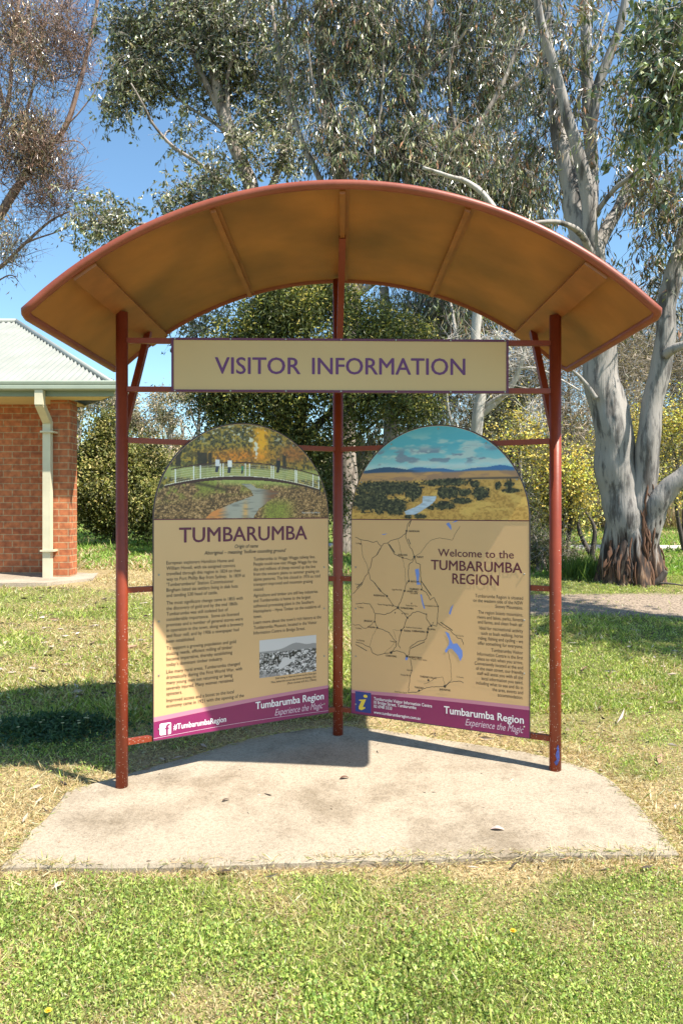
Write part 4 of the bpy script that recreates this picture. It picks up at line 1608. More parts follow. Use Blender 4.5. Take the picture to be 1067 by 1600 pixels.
def spline(pts, k=5):
    pts = [Vector(p) for p in pts]
    if len(pts) < 3:
        return [pts[0].lerp(pts[-1], i / k) for i in range(k + 1)]
    out = []
    for i in range(len(pts) - 1):
        p0, p1, p2, p3 = pts[max(i - 1, 0)], pts[i], pts[i + 1], pts[min(i + 2, len(pts) - 1)]
        for j in range(k):
            t = j / k
            out.append(0.5 * ((2 * p1) + (p2 - p0) * t + (2 * p0 - 5 * p1 + 4 * p2 - p3) * t * t + (3 * p1 - p0 - 3 * p2 + p3) * t ** 3))
    out.append(pts[-1])
    return out


class Tree:
    def __init__(s, name, label, cat, group=None):
        s.name, s.label, s.cat, s.group = name, label, cat, group
        s.mb = MB()
        s.nodes = []
        s.V, s.Q, s.C, s.n = [], [], [], 0
        s.base = None
        s.bright = 1.75

    def limb(s, pts, r0, r1, n=10, lump=0.05, k=5, power=1.0):
        sp = spline(pts, k)
        if s.base is None:
            s.base = sp[0].copy()
        m = len(sp)
        rad = [r0 + (r1 - r0) * (i / (m - 1)) ** power for i in range(m)]
        ph = [random.random() * 6 for _ in range(4)]
        for i in range(1, m - 1):
            w = rad[i] * 0.09
            sp[i] = sp[i] + Vector((math.sin(i * 0.55 + ph[0]) + 0.5 * math.sin(i * 1.3 + ph[1]), math.sin(i * 0.6 + ph[2]) + 0.5 * math.sin(i * 1.2 + ph[3]), 0)) * w
            rad[i] *= 1 + 0.025 * math.sin(i * 0.8 + ph[1])
        s.mb.tube(sp, rad, n, lump=lump, seed=random.random() * 6)
        s.nodes += [tuple(p) for p in sp[max(1, m // 5):]]

    def grow(s, centers, r=0.02, droop=0.25, up=0.35):
        """twigs from the nearest wood out to every cluster centre"""
        C = np.array(centers)
        nodes = np.array(s.nodes)
        d0 = np.min(np.linalg.norm(C[:, None] - nodes[None], axis=2), 1)
        for i in np.argsort(d0):
            c = C[i]
            d = np.linalg.norm(nodes - c, axis=1) + np.maximum(0, nodes[:, 2] - c[2]) * 0.6
            j = int(np.argmin(d))
            a = nodes[j]
            L = float(np.linalg.norm(c - a))
            if L < 0.05:
                continue
            k = 5
            off = np.array([random.gauss(0, 0.12), random.gauss(0, 0.12), up * 0.5 + random.gauss(0, 0.08)]) * L
            pts = [a * (1 - t) ** 2 + (a * 0.5 + c * 0.5 + off) * 2 * t * (1 - t) + c * t * t for t in np.linspace(0, 1, k)]
            ra = min(r * (0.5 + L), r * 2.4)
            s.mb.tube([Vector(p) for p in pts], [ra * (1 - 0.75 * t) for t in np.linspace(0, 1, k)], 4, False)
            nodes = np.vstack([nodes, np.array(pts[2:])])
        s.nodes = [tuple(p) for p in nodes]

    def twigs(s, centers, n, L, r, up=0.0):
        """bare fine twigs fanning out of the cluster centres"""
        for c in centers:
            for _ in range(n):
                d = Vector((random.gauss(0, 1), random.gauss(0, 1), random.gauss(up, 0.8))).normalized()
                l = L * random.uniform(0.5, 1.3)
                p = Vector(c)
                q = p + d * l * 0.5 + Vector((random.gauss(0, 1), random.gauss(0, 1), random.gauss(0, 1))) * l * 0.08
                e = p + d * l + Vector((0, 0, random.uniform(-0.1, 0.2) * l))
                s.mb.tube([p, q, e], [r, r * 0.7, r * 0.3], 3, False)

    def sprays(s, centers, nb, nl, spread, length, L, W, cols, droop=1.0, wild=0.4, var=0.3, tone=0.25, r=0.004):
        """hanging branchlets round every cluster centre, leaves strung along each"""
        C = np.array(centers)
        k = len(C)
        dens = np.clip(rng.lognormal(0, 0.45, k), 0.25, 2.2)
        cb = rng.poisson(nb * dens)
        ib = np.repeat(np.arange(k), cb)
        B = len(ib)
        O = C[ib] + rng.normal(size=(B, 3)) * np.array(spread)
        D = rng.normal(size=(B, 3)) * 0.75
        D[:, 2] = D[:, 2] * 0.5 - 0.35 * droop
        D = unit(D)
        ln = length * (0.5 + rng.random(B))
        for i in range(B):
            o, e = O[i] - D[i] * ln[i] * 0.3, O[i] + D[i] * ln[i] * 0.8 + np.array([0, 0, -0.3 * droop * ln[i]])
            m_ = O[i] + D[i] * ln[i] * 0.3 - np.array([0, 0, 0.05 * ln[i]])
            s.mb.tube([Vector(o), Vector(m_), Vector(e)], [r, r * 0.8, r * 0.4], 3, False)
        n_ = rng.poisson(nl, B)
        il = np.repeat(np.arange(B), n_)
        n = len(il)
        t = rng.random(n)[:, None]
        pos = O[il] + D[il] * (ln[il][:, None] * t * 0.85) + rng.normal(size=(n, 3)) * 0.03
        pos[:, 2] -= (0.3 * droop * ln[il] * t[:, 0] ** 2)
        ax = rng.normal(size=(n, 3)) * wild + D[il] * 0.35
        ax[:, 2] -= droop
        cols = np.array(cols) * s.bright
        tone_ = 1 + rng.normal(size=(k, 1)) * tone
        tb = 1 + rng.normal(size=(B, 1)) * 0.18
        col = np.clip(cols[rng.integers(0, len(cols), n)] * np.clip(tone_[ib[il]] * tb[il], 0.45, 1.8) * (1 + rng.normal(size=(n, 1)) * var).clip(0.45, 1.8), 0.006, 0.8)
        V, Q, Cc = leaf_arrays(pos, ax, L * (0.6 + 0.8 * rng.random(n)), W * (0.6 + 0.8 * rng.random(n)), col)
        s.V.append(V)
        s.Q.append(Q + s.n)
        s.C.append(Cc)
        s.n += len(V)

    def leaves(s, centers, per, spread, L, W, cols, droop=1.0, wild=0.5, var=0.3, tone=0.25):
        C = np.array(centers)
        k = len(C)
        cnt = rng.poisson(per, k)
        idx = np.repeat(np.arange(k), cnt)
        n = len(idx)
        sp = np.array(spread) * (0.6 + 0.8 * rng.random((k, 1)))
        pos = C[idx] + rng.normal(size=(n, 3)) * sp[idx]
        ax = rng.normal(size=(n, 3)) * wild
        ax[:, 2] -= droop
        cols = np.array(cols)
        cols = cols * s.bright
        cc = cols[rng.integers(0, len(cols), n)] if len(cols) > 1 else np.repeat(cols, n, 0)
        tone_ = 1 + rng.normal(size=(k, 1)) * tone
        col = np.clip(cc * np.clip(tone_[idx], 0.5, 1.7) * (1 + rng.normal(size=(n, 1)) * var).clip(0.45, 1.8), 0.006, 0.8)
        l = L * (0.65 + 0.7 * rng.random(n))
        V, Q, Cc = leaf_arrays(pos, ax, l, W * (0.7 + 0.6 * rng.random(n)), col)
        s.V.append(V)
        s.Q.append(Q + s.n)
        s.C.append(Cc)
        s.n += len(V)

    def finish(s, bark, leafmat, crown='crown'):
        root = empty(s.name, s.base)
        tag(root, s.label, s.cat, s.group)
        inv_ = Matrix.Translation(-s.base)
        o = s.mb.build('trunk', bark, root)
        o.matrix_parent_inverse = inv_
        if s.V:
            o = link(crown, np_mesh(crown, np.concatenate(s.V), np.concatenate(s.Q), np.concatenate(s.C)), leafmat, root)
            o.matrix_parent_inverse = inv_
        return root


def blob(c, rad, n, shell=0.45):
    """points in an ellipsoid, pushed towards its outside"""
    v = unit(rng.normal(size=(n, 3)))
    r_ = rng.random((n, 1)) ** shell
    return np.array(c) + v * r_ * np.array(rad)


def pblobs(spec, d, dd=0.9):
    """ellipsoids given as photo column, row, half width, half height, count at a depth"""
    out = []
    for px, py, rx, ry, n in spec:
        dz = d + random.uniform(-0.5, 0.5)
        k = dz / F
        out.append(blob(P(px, py, dz), (rx * k, max(0.4, dd * (rx + ry) * 0.5 * k), ry * k), n))
    return np.vstack(out)


GUM = [(0.08, 0.09, 0.034), (0.052, 0.066, 0.024), (0.115, 0.12, 0.05), (0.04, 0.05, 0.02), (0.078, 0.092, 0.036), (0.22, 0.21, 0.12), (0.105, 0.085, 0.042)]  # leaf tones; the palest is painted in for sun glints on the leaves
GUMB = GUM + [(0.20, 0.10, 0.055), (0.16, 0.12, 0.07)]

# big pale gum on the right
d = 9.9
t = Tree('gum_tree', 'big pale forked gum tree with stringy dark bark at its base, right of the shelter', 'tree')
gb = P(985, 0, d)
gb.z = float(gz(gb.x, gb.y)) - 0.08


def PP(pts, d0, d1=None):
    n_ = len(pts)
    return [P(x, y, d0 + ((d1 if d1 is not None else d0) - d0) * i / max(1, n_ - 1)) for i, (x, y) in enumerate(pts)]


t.limb([gb, P(984, 880, d)] + PP([(977, 820), (966, 740), (953, 660), (939, 580), (930, 500), (922, 420), (912, 380)], d), 0.30, 0.20, 24, 0.045, 6, 0.8)
t.base = gb
# flared root collar
for k in range(9):
    a = 2 * math.pi * k / 9 + random.uniform(-0.15, 0.15)
    hgt = random.uniform(0.4, 0.8)
    q0 = gb + Vector((math.cos(a) * 0.38, math.sin(a) * 0.33, -0.02))
    t.mb.tube(spline([q0, gb + Vector((math.cos(a) * 0.29, math.sin(a) * 0.25, hgt * 0.5)), gb + Vector((math.cos(a) * 0.17 - 0.03, math.sin(a) * 0.15, hgt + 0.3))], 4), [0.11, 0.11, 0.11, 0.11, 0.11, 0.11, 0.10, 0.09, 0.06], 10, lump=0.08, seed=k)
# long curling strips of brown bark: round the foot and up the seam between the stems
bs = MB()


def bark_strip(a, b, w, curl, off):
    a, b = Vector(a), Vector(b)
    n_ = 7
    vs = []
    for i in range(n_):
        f_ = i / (n_ - 1)
        p = a.lerp(b, f_) + Vector((0.02 * math.sin(f_ * 7 + off), -0.035 * math.sin(math.pi * f_) * curl - 0.02 * curl * (1 - f_), 0))
        ww = w * (0.45 + 0.55 * math.sin(math.pi * (0.12 + 0.8 * f_))) * (1 + 0.2 * math.sin(f_ * 19 + off))
        for k in range(4):
            g = k / 3 - 0.5
            vs.append(p + Vector((g * ww, -0.03 * (1 - 4 * g * g) * curl + 0.012, 0)))
    bs.add(vs, [(4 * i + k, 4 * i + k + 1, 4 * i + 5 + k, 4 * i + 4 + k) for i in range(n_ - 1) for k in range(3)], True)


for k in range(30):
    a = -math.pi / 2 + random.uniform(-1.45, 1.45)
    r_ = random.uniform(0.40, 0.47)
    h0, h1 = random.uniform(0.0, 0.3), random.uniform(0.35, 0.75)
    bark_strip(gb + Vector((math.cos(a) * r_, math.sin(a) * r_ * 0.86, h0)), gb + Vector((math.cos(a) * (r_ - 0.05 - 0.12 * h1), math.sin(a) * (r_ - 0.06 - 0.1 * h1) * 0.86, h1)), random.uniform(0.02, 0.055), random.uniform(0.15, 0.7), k)
for k in range(16):
    f_ = random.random()
    z0 = 0.25 + 1.1 * f_
    L_ = random.uniform(0.3, 0.7)
    x0 = 0.10 + 0.02 * f_ + random.gauss(0, 0.035)
    y0 = -0.335 + 0.09 * f_
    bark_strip(gb + Vector((x0, y0, z0)), gb + Vector((x0 - 0.02 + random.gauss(0, 0.02), y0 + 0.05 * L_, z0 + L_)), random.uniform(0.02, 0.05), random.uniform(0.2, 0.9), k * 1.7)
t.limb([gb + Vector((0.17, -0.02, 0.05))] + PP([(1000, 860), (1004, 800), (1006, 760), (1011, 700), (1022, 620), (1035, 545), (1043, 470), (1056, 410), (1085, 320)], d - 0.1, d - 0.3), 0.20, 0.10, 18, 0.045, 5, 0.8)
t.limb([gb + Vector((0.22, -0.05, 0.35))] + PP([(1010, 840), (1022, 795), (1045, 765), (1075, 735), (1115, 690), (1150, 600)], d - 0.15, d - 0.6), 0.17, 0.09, 14, 0.05)
t.limb(PP([(1034, 560), (1052, 545), (1085, 530), (1140, 470)], d - 0.25, d - 0.9), 0.075, 0.03, 10)
# upper stems
t.limb(PP([(914, 392), (903, 345), (893, 300), (880, 240), (868, 170), (858, 100), (850, 0), (842, -90)], d, d + 0.5), 0.155, 0.07, 14)
t.limb(PP([(925, 410), (922, 350), (914, 290), (902, 235), (884, 175), (864, 100), (842, 20), (830, -70)], d - 0.12, d - 0.3), 0.10, 0.045, 12)
t.limb(PP([(921, 360), (923, 290), (921, 210), (917, 110), (912, 0), (906, -90)], d + 0.1, d + 0.5), 0.105, 0.06, 12)
t.limb(PP([(922, 262), (923, 205), (934, 135), (956, 75), (975, 10), (990, -80)], d + 0.16, d - 0.2), 0.075, 0.05, 10)
t.limb(PP([(928, 405), (945, 360), (965, 325), (985, 280), (1002, 220), (1018, 150), (1028, 60)], d, d + 0.8), 0.10, 0.03, 10)
t.limb(PP([(926, 340), (955, 300), (985, 276), (1030, 240), (1085, 200)], d - 0.1, d - 0.8), 0.04, 0.015, 8)
t.limb(PP([(924, 400), (912, 372), (895, 356), (870, 347), (835, 348), (815, 352)], d - 0.2, d - 0.8), 0.05, 0.018, 8)
t.limb(PP([(930, 622), (915, 600), (895, 580), (872, 566)], d - 0.2, d - 0.3), 0.035, 0.012, 8)
t.limb(PP([(880, 230), (905, 150), (930, 80), (950, 20)], d + 0.3, d + 0.6), 0.03, 0.012, 6)
t.limb(PP([(868, 160), (890, 90), (905, 20)], d + 0.3, d + 0.6), 0.03, 0.012, 6)
cl = pblobs([(985, 60, 40, 60, 9), (1040, 330, 40, 70, 26), (1000, 260, 26, 40, 8), (880, -40, 120, 40, 20), (860, 120, 24, 60, 10), (900, 400, 20, 20, 3), (1010, 170, 26, 50, 10), (1035, 430, 30, 40, 8), (890, 60, 40, 60, 5), (940, 190, 18, 50, 3), (842, 210, 30, 70, 11), (905, 130, 30, 50, 2)], d + 0.3, 0.8)
t.grow(cl, 0.009)
t.sprays(cl, 9, 9, (0.2, 0.2, 0.24), 0.42, 0.125, 0.024, GUMB, 1.0, 0.5)
root = t.finish(M['gumbark'], M['gumleaf'])
o = bs.build('bark_strips', M['stringbark'], root)
o.matrix_parent_inverse = Matrix.Translation(-t.base)
o['kind'] = 'stuff'

# centre gum with hanging leaves, trunk down behind the middle post
d = 14.0
t = Tree('gum_tree', 'tall gum tree with dense hanging leaves and dark lower trunk, behind the middle post', 'tree')
b0 = P(541, 0, d)
b0.z = float(gz(b0.x, b0.y)) - 0.1
t.limb([b0] + PP([(544, 800), (541, 700), (545, 600), (548, 480), (540, 360), (528, 260), (510, 140), (500, 20), (495, -80)], d), 0.21, 0.10, 14)
t.limb(PP([(545, 480), (590, 360), (625, 250), (650, 130), (670, 20), (680, -60)], d, d + 0.6), 0.12, 0.05, 10)
t.limb(PP([(560, 430), (640, 330), (720, 240), (780, 140), (820, 40)], d, d - 0.5), 0.09, 0.03, 10)
t.limb(PP([(540, 360), (500, 280), (465, 200), (440, 110), (425, 10)], d, d + 0.5), 0.07, 0.03, 8)
t.limb(PP([(548, 470), (620, 420), (720, 400), (800, 390), (840, 410)], d, d - 0.6), 0.06, 0.02, 8)
cl = pblobs([(470, 60, 45, 90, 50), (555, 70, 80, 110, 115), (640, 60, 80, 110, 115), (740, 90, 70, 130, 115), (800, 60, 55, 110, 62), (520, 210, 50, 60, 40), (620, 230, 90, 75, 115), (730, 260, 90, 80, 115), (810, 300, 50, 80, 62),
             (690, 370, 90, 50, 55), (820, 400, 50, 40, 28), (640, 500, 55, 45, 30), (720, 480, 50, 50, 26), (560, -60, 220, 60, 110), (780, -50, 90, 50, 40)], d, 0.55)
cl = cl[rng.random(len(cl)) < 0.8]
for px0, py0, px1, py1, px2, py2 in ((540, 330, 590, 200, 600, 60), (560, 300, 500, 180, 480, 60), (625, 250, 560, 150, 570, 20), (650, 130, 720, 60, 760, -20), (720, 240, 700, 130, 720, 20), (640, 330, 700, 300, 790, 300), (590, 360, 660, 220, 640, 110), (770, 160, 830, 110, 850, 60)):
    t.limb(PP([(px0, py0), (px1, py1), (px2, py2)], d - 0.1, d - random.uniform(0.3, 0.9)), 0.045, 0.012, 6)
t.grow(cl, 0.015)
t.bright = 1.9
t.sprays(cl, 6, 10, (0.19, 0.19, 0.25), 0.5, 0.14, 0.025, GUMB + GUM, 1.2, 0.38, 0.3, 0.38, 0.0045)
t.finish(M['limbark'], M['gumleaf'])

# bleached dead limb standing clear of the centre gum's leaves
t = Tree('bare_tree', 'bleached leafless tree with crooked pale limbs behind the right information board', 'tree')
d = 13.2
b0 = P(752, 0, d)
b0.z = float(gz(b0.x, b0.y)) - 0.05
t.limb([b0] + PP([(752, 800), (742, 720), (745, 650), (752, 600), (742, 540), (748, 470), (770, 400), (778, 345), (760, 310), (730, 285), (700, 275), (660, 262)], d, d - 0.8), 0.13, 0.028, 10, 0.08)
t.limb(PP([(748, 650), (775, 628), (800, 600), (815, 565), (822, 530), (850, 470)], d, d - 0.6), 0.075, 0.02, 8)
t.limb(PP([(750, 640), (785, 618), (830, 610), (860, 600)], d, d - 0.8), 0.05, 0.015, 8)
t.limb(PP([(752, 610), (720, 560), (705, 480), (690, 430)], d, d + 0.5), 0.05, 0.015, 8)
t.limb(PP([(742, 700), (715, 680), (700, 640), (698, 600)], d, d - 0.3), 0.05, 0.015, 8)
t.limb(PP([(752, 590), (790, 580), (835, 575), (870, 590), (905, 610)], d, d - 0.9), 0.035, 0.012, 6)
t.limb(PP([(745, 720), (790, 690), (830, 668), (870, 650)], d, d - 0.9), 0.03, 0.010, 6)
t.limb(PP([(772, 395), (740, 330), (735, 300)], d - 0.6, d - 0.9), 0.02, 0.008, 6)
cl = pblobs([(790, 560, 70, 70, 26), (720, 560, 40, 60, 12), (830, 640, 40, 40, 10), (720, 280, 40, 20, 5)], d - 0.4, 0.8)
t.grow(cl, 0.007)
t.twigs(cl, 8, 0.5, 0.005)
t.finish(M['paleblark'], M['gumleaf'])

# left-centre gum with rounder grey leaves
d = 16.5
t = Tree('gum_tree', 'gum tree with silvery round-leaved crown rising above the roof on the left', 'tree')
b0 = P(452, 0, d)
b0.z = float(gz(b0.x, b0.y)) - 0.1
t.limb([b0] + PP([(448, 760), (440, 640), (425, 520), (408, 400), (395, 310), (384, 270), (365, 222), (347, 170), (335, 100), (330, 20), (326, -60)], d), 0.26, 0.08, 14)
t.limb(PP([(352, 185), (320, 125), (300, 80), (278, 20), (262, -60)], d), 0.08, 0.03, 8)
t.limb(PP([(395, 320), (350, 285), (310, 255), (270, 228), (240, 195), (225, 165), (205, 130)], d, d - 1), 0.055, 0.015, 8)
t.limb(PP([(375, 245), (345, 200), (300, 170), (265, 140), (240, 90)], d, d + 0.6), 0.05, 0.015, 8)
t.limb(PP([(400, 350), (440, 250), (455, 160), (450, 60), (440, -40)], d), 0.09, 0.04, 8)
t.limb(PP([(362, 215), (355, 130), (375, 60), (395, -20)], d, d - 0.5), 0.06, 0.02, 8)
t.limb(PP([(405, 390), (340, 360), (270, 350), (215, 350), (165, 345)], d, d - 1.0), 0.06, 0.02, 8)
t.limb(PP([(430, 520), (380, 500), (330, 510), (290, 530)], d, d - 1.0), 0.035, 0.012, 8)
cl1 = pblobs([(210, 60, 42, 60, 55), (265, 40, 55, 60, 66), (330, 40, 60, 70, 75), (400, 50, 60, 75, 75), (205, 130, 34, 45, 36), (180, 160, 14, 38, 14), (350, 130, 55, 40, 40), (420, 150, 50, 60, 48), (450, 230, 40, 40, 26), (385, 230, 30, 40, 14), (260, 120, 40, 40, 24), (340, -50, 170, 40, 70), (300, 215, 40, 25, 8)], d, 0.7)
cl2 = pblobs([(165, 340, 45, 34, 22), (125, 350, 16, 24, 6), (305, 300, 45, 28, 22), (345, 270, 34, 22, 14), (265, 310, 18, 18, 5), (295, 510, 34, 18, 7), (335, 480, 30, 24, 7)], d - 0.8, 0.6)
cl = np.vstack([cl1, cl2])
t.grow(cl, 0.015)
t.sprays(cl, 6, 8.5, (0.2, 0.2, 0.2), 0.4, 0.10, 0.046, GUM + [(0.26, 0.25, 0.18), (0.17, 0.17, 0.10)], 0.8, 0.65, 0.3, 0.32, 0.005)
t.finish(M['limbark'], M['gumleaf'])

# sparse reddish gum at the far left
d = 19.0
t = Tree('sparse_gum_tree', 'sparse half-bare gum tree with reddish twigs above the brick building', 'tree')
b0 = P(-250, 0, d)
b0.z = float(gz(b0.x, b0.y)) - 0.1
t.limb([b0] + PP([(-230, 700), (-190, 560), (-140, 460), (-80, 400), (-20, 360), (22, 302), (52, 258), (80, 225), (104, 196), (122, 140), (134, 95), (150, 20), (158, -60)], d), 0.20, 0.03, 12, power=0.7)
t.limb(PP([(-100, 420), (-50, 440), (0, 418), (40, 380), (80, 345), (110, 330)], d), 0.08, 0.015, 8)
t.limb(PP([(-80, 400), (-30, 250), (10, 170), (20, 90), (30, 0), (34, -60)], d), 0.07, 0.03, 8)
t.limb(PP([(10, 180), (-10, 90), (-20, -20)], d), 0.06, 0.03, 8)
t.limb(PP([(52, 258), (40, 200), (55, 120), (70, 30), (85, -40)], d), 0.05, 0.012, 8)
t.limb(PP([(102, 198), (125, 175), (150, 140), (165, 100)], d), 0.025, 0.008, 6)
t.limb(PP([(80, 225), (120, 220), (140, 240)], d), 0.02, 0.008, 6)
t.limb(PP([(40, 380), (60, 372), (95, 360), (120, 345)], d), 0.03, 0.008, 6)
t.limb(PP([(-60, 470), (-20, 450), (15, 430), (30, 440)], d), 0.03, 0.01, 6)
cl = pblobs([(20, 60, 40, 90, 60), (60, 220, 40, 60, 44), (80, 80, 50, 80, 55), (20, 250, 30, 60, 30), (120, 60, 34, 70, 34), (60, 320, 50, 34, 28), (100, 280, 30, 50, 18), (10, 380, 30, 40, 16), (20, -40, 120, 30, 24)], d, 0.9)
t.grow(cl, 0.011, up=0.5)
t.twigs(cl, 9, 0.9, 0.007, 0.5)
lf = np.vstack([pblobs([(50, 215, 40, 48, 30), (65, 250, 30, 36, 22), (20, 30, 30, 50, 12), (60, 90, 40, 60, 16), (10, 180, 20, 60, 14), (15, 380, 16, 30, 8), (75, 30, 30, 40, 9)], d, 0.6)])
t.leaves(lf, 75, (0.24, 0.24, 0.3), 0.14, 0.028, [(0.17, 0.12, 0.065), (0.13, 0.11, 0.06), (0.2, 0.13, 0.08), (0.12, 0.07, 0.05), (0.16, 0.15, 0.09)], 1.0, 0.6)
t.leaves(cl, 9, (0.3, 0.3, 0.35), 0.12, 0.025, [(0.15, 0.08, 0.055), (0.12, 0.09, 0.06)], 1.0, 0.7)
t.finish(M['redbark'], M['gumleaf'])

# dense dark wattle behind the shelter
d = 12.4
t = Tree('dense_evergreen_tree', 'dense dark green tree with yellowish tips directly behind the name board', 'tree')
b0 = P(472, 0, d)
b0.z = float(gz(b0.x, b0.y)) - 0.1
t.limb([b0] + PP([(470, 780), (468, 680), (475, 600), (480, 520), (485, 460)], d), 0.13, 0.04, 12)
t.limb(PP([(470, 730), (420, 650), (380, 590), (350, 540)], d), 0.07, 0.02, 8)
t.limb(PP([(470, 690), (540, 620), (590, 560), (620, 500)], d), 0.07, 0.02, 8)
t.limb(PP([(470, 740), (520, 700), (560, 680), (610, 640)], d + 0.3), 0.05, 0.02, 8)
t.limb(PP([(472, 800), (430, 760), (400, 740)], d - 0.2), 0.05, 0.02, 8)
cl = pblobs([(440, 490, 62, 45, 105), (500, 470, 60, 42, 80), (390, 545, 50, 50, 80), (350, 620, 44, 46, 75), (420, 610, 60, 50, 90), (500, 580, 60, 60, 90), (580, 520, 55, 50, 62), (640, 540, 40, 45, 34), (570, 620, 70, 45, 70), (400, 690, 80, 34, 60), (490, 690, 60, 50, 60), (640, 630, 40, 50, 30), (500, 780, 40, 60, 36), (440, 470, 40, 24, 22)], d, 0.75)
t.grow(cl, 0.010)
t.leaves(cl, 80, (0.15, 0.15, 0.15), 0.075, 0.026, [(0.045, 0.058, 0.018), (0.035, 0.045, 0.014), (0.06, 0.072, 0.02), (0.085, 0.09, 0.024)], 0.4, 0.9, 0.3, 0.3)
tips = cl[rng.random(len(cl)) < 0.42]
t.leaves(tips + np.array([0.05, -0.15, 0.1]), 26, (0.13, 0.13, 0.11), 0.06, 0.024, [(0.22, 0.19, 0.04), (0.17, 0.16, 0.04), (0.27, 0.22, 0.06)], 0.0, 0.9, 0.25, 0.3)
t.finish(M['darkbark'], M['leaf'])

# second brown stem seen through the gap under the name board
t = Tree('gum_tree', 'brown-trunked tree seen in the gap between the name board and the right board', 'tree')
d = 15.0
b0 = P(612, 0, d)
b0.z = float(gz(b0.x, b0.y)) - 0.1
t.limb([b0] + PP([(614, 760), (610, 690), (614, 620), (608, 540), (600, 450)], d), 0.2, 0.09, 12)
t.limb(PP([(612, 660), (640, 600), (670, 540), (690, 470)], d), 0.07, 0.03, 8)
cl = pblobs([(650, 620, 50, 50, 40), (700, 560, 40, 70, 40), (570, 700, 40, 40, 24), (670, 470, 50, 50, 40), (760, 470, 50, 50, 24)], d, 0.8)
t.grow(cl, 0.012)
t.sprays(cl, 6, 9, (0.18, 0.18, 0.25), 0.45, 0.13, 0.024, [(0.09, 0.085, 0.04), (0.06, 0.062, 0.03), (0.13, 0.125, 0.06), (0.15, 0.11, 0.06)], 1.3, 0.4)
t.finish(M['limbark'], M['gumleaf'])


def shrub(name, label, cat, spec, d, base_px, per, spread, L, W, cols, bark='darkbark', mat='leaf', group=None, dd=0.8, wild=0.9, droop=0.2, stems=5, tips=None, tone=0.3, twig=0.008, extra=None):
    t = Tree(name, label, cat, group)
    b0 = P(base_px, 0, d)
    b0.z = float(gz(b0.x, b0.y)) - 0.06
    cl = pblobs(spec, d, dd)
    zt_ = cl[:, 2].max()
    cen_ = cl.mean(0)
    for k in range(stems):
        q = cl[rng.integers(0, len(cl))]
        q = cen_ * 0.4 + q * 0.6
        t.limb([b0 + Vector((random.uniform(-0.12, 0.12), random.uniform(-0.12, 0.12), 0)), Vector(b0.lerp(Vector(q), 0.5)) + Vector((random.gauss(0, .1), random.gauss(0, .1), 0.15)), Vector(q)], random.uniform(0.03, 0.06), 0.012, 7, 0.05)
    t.base = b0
    cl[:, 2] = np.maximum(cl[:, 2], np.array([float(gz(c[0], c[1])) for c in cl]) + 0.12)
    t.grow(cl, twig)
    if per:
        t.leaves(cl, per, spread, L, W, cols, droop, wild, 0.3, tone)
    if tips:
        sel = cl[rng.random(len(cl)) < tips[0]]
        t.leaves(sel + np.array([0.04, -0.1, 0.08]), tips[1], np.array(spread) * 0.85, tips[2], tips[3], tips[4], 0.0, 0.9, 0.2, 0.2)
    if extra:
        t.twigs(cl, *extra)
    return t.finish(M[bark], M[mat])


# round bush by the building
shrub('round_bush', 'large rounded green bush on the lawn beside the brick pillar', 'bush',
      [(172, 725, 52, 52, 70), (150, 780, 45, 50, 46), (212, 750, 50, 62, 64), (245, 795, 40, 46, 34), (180, 812, 60, 26, 30), (172, 676, 30, 24, 20), (128, 745, 20, 40, 16)], 14.9, 185,
      120, (0.125, 0.125, 0.10), 0.07, 0.033, [(0.075, 0.082, 0.024), (0.06, 0.068, 0.02), (0.105, 0.105, 0.03)], tips=(0.6, 40, 0.075, 0.033, [(0.21, 0.19, 0.055), (0.26, 0.21, 0.08), (0.17, 0.17, 0.05)]), tone=0.42)
shrub('yellow_green_bush', 'yellowish green loose bush right of the rounded bush, beside the left board', 'bush',
      [(255, 760, 26, 40, 50), (275, 780, 22, 34, 40), (245, 730, 24, 30, 30)], 21.0, 262, 46, (0.2, 0.2, 0.2), 0.1, 0.045, [(0.16, 0.15, 0.045), (0.2, 0.18, 0.06), (0.11, 0.11, 0.035)])
for i, (px, py, rx, ry, lab, col) in enumerate([
        (232, 728, 34, 26, 'pinkish brown shrub in the gap just above the yellow green bush', [(0.24, 0.16, 0.11), (0.2, 0.15, 0.09), (0.28, 0.2, 0.13)]),
        (285, 735, 40, 24, 'pinkish brown shrub half hidden by the arch of the left board', [(0.25, 0.17, 0.12), (0.2, 0.14, 0.09)])]):
    shrub('brown_shrub', lab, 'shrub', [(px, py, rx, ry, 50), (px, py + 30, rx, ry, 30)], 36.0 + i * 3, px, 40, (0.3, 0.3, 0.3), 0.16, 0.07, col, group='brown shrubs behind the bushes')

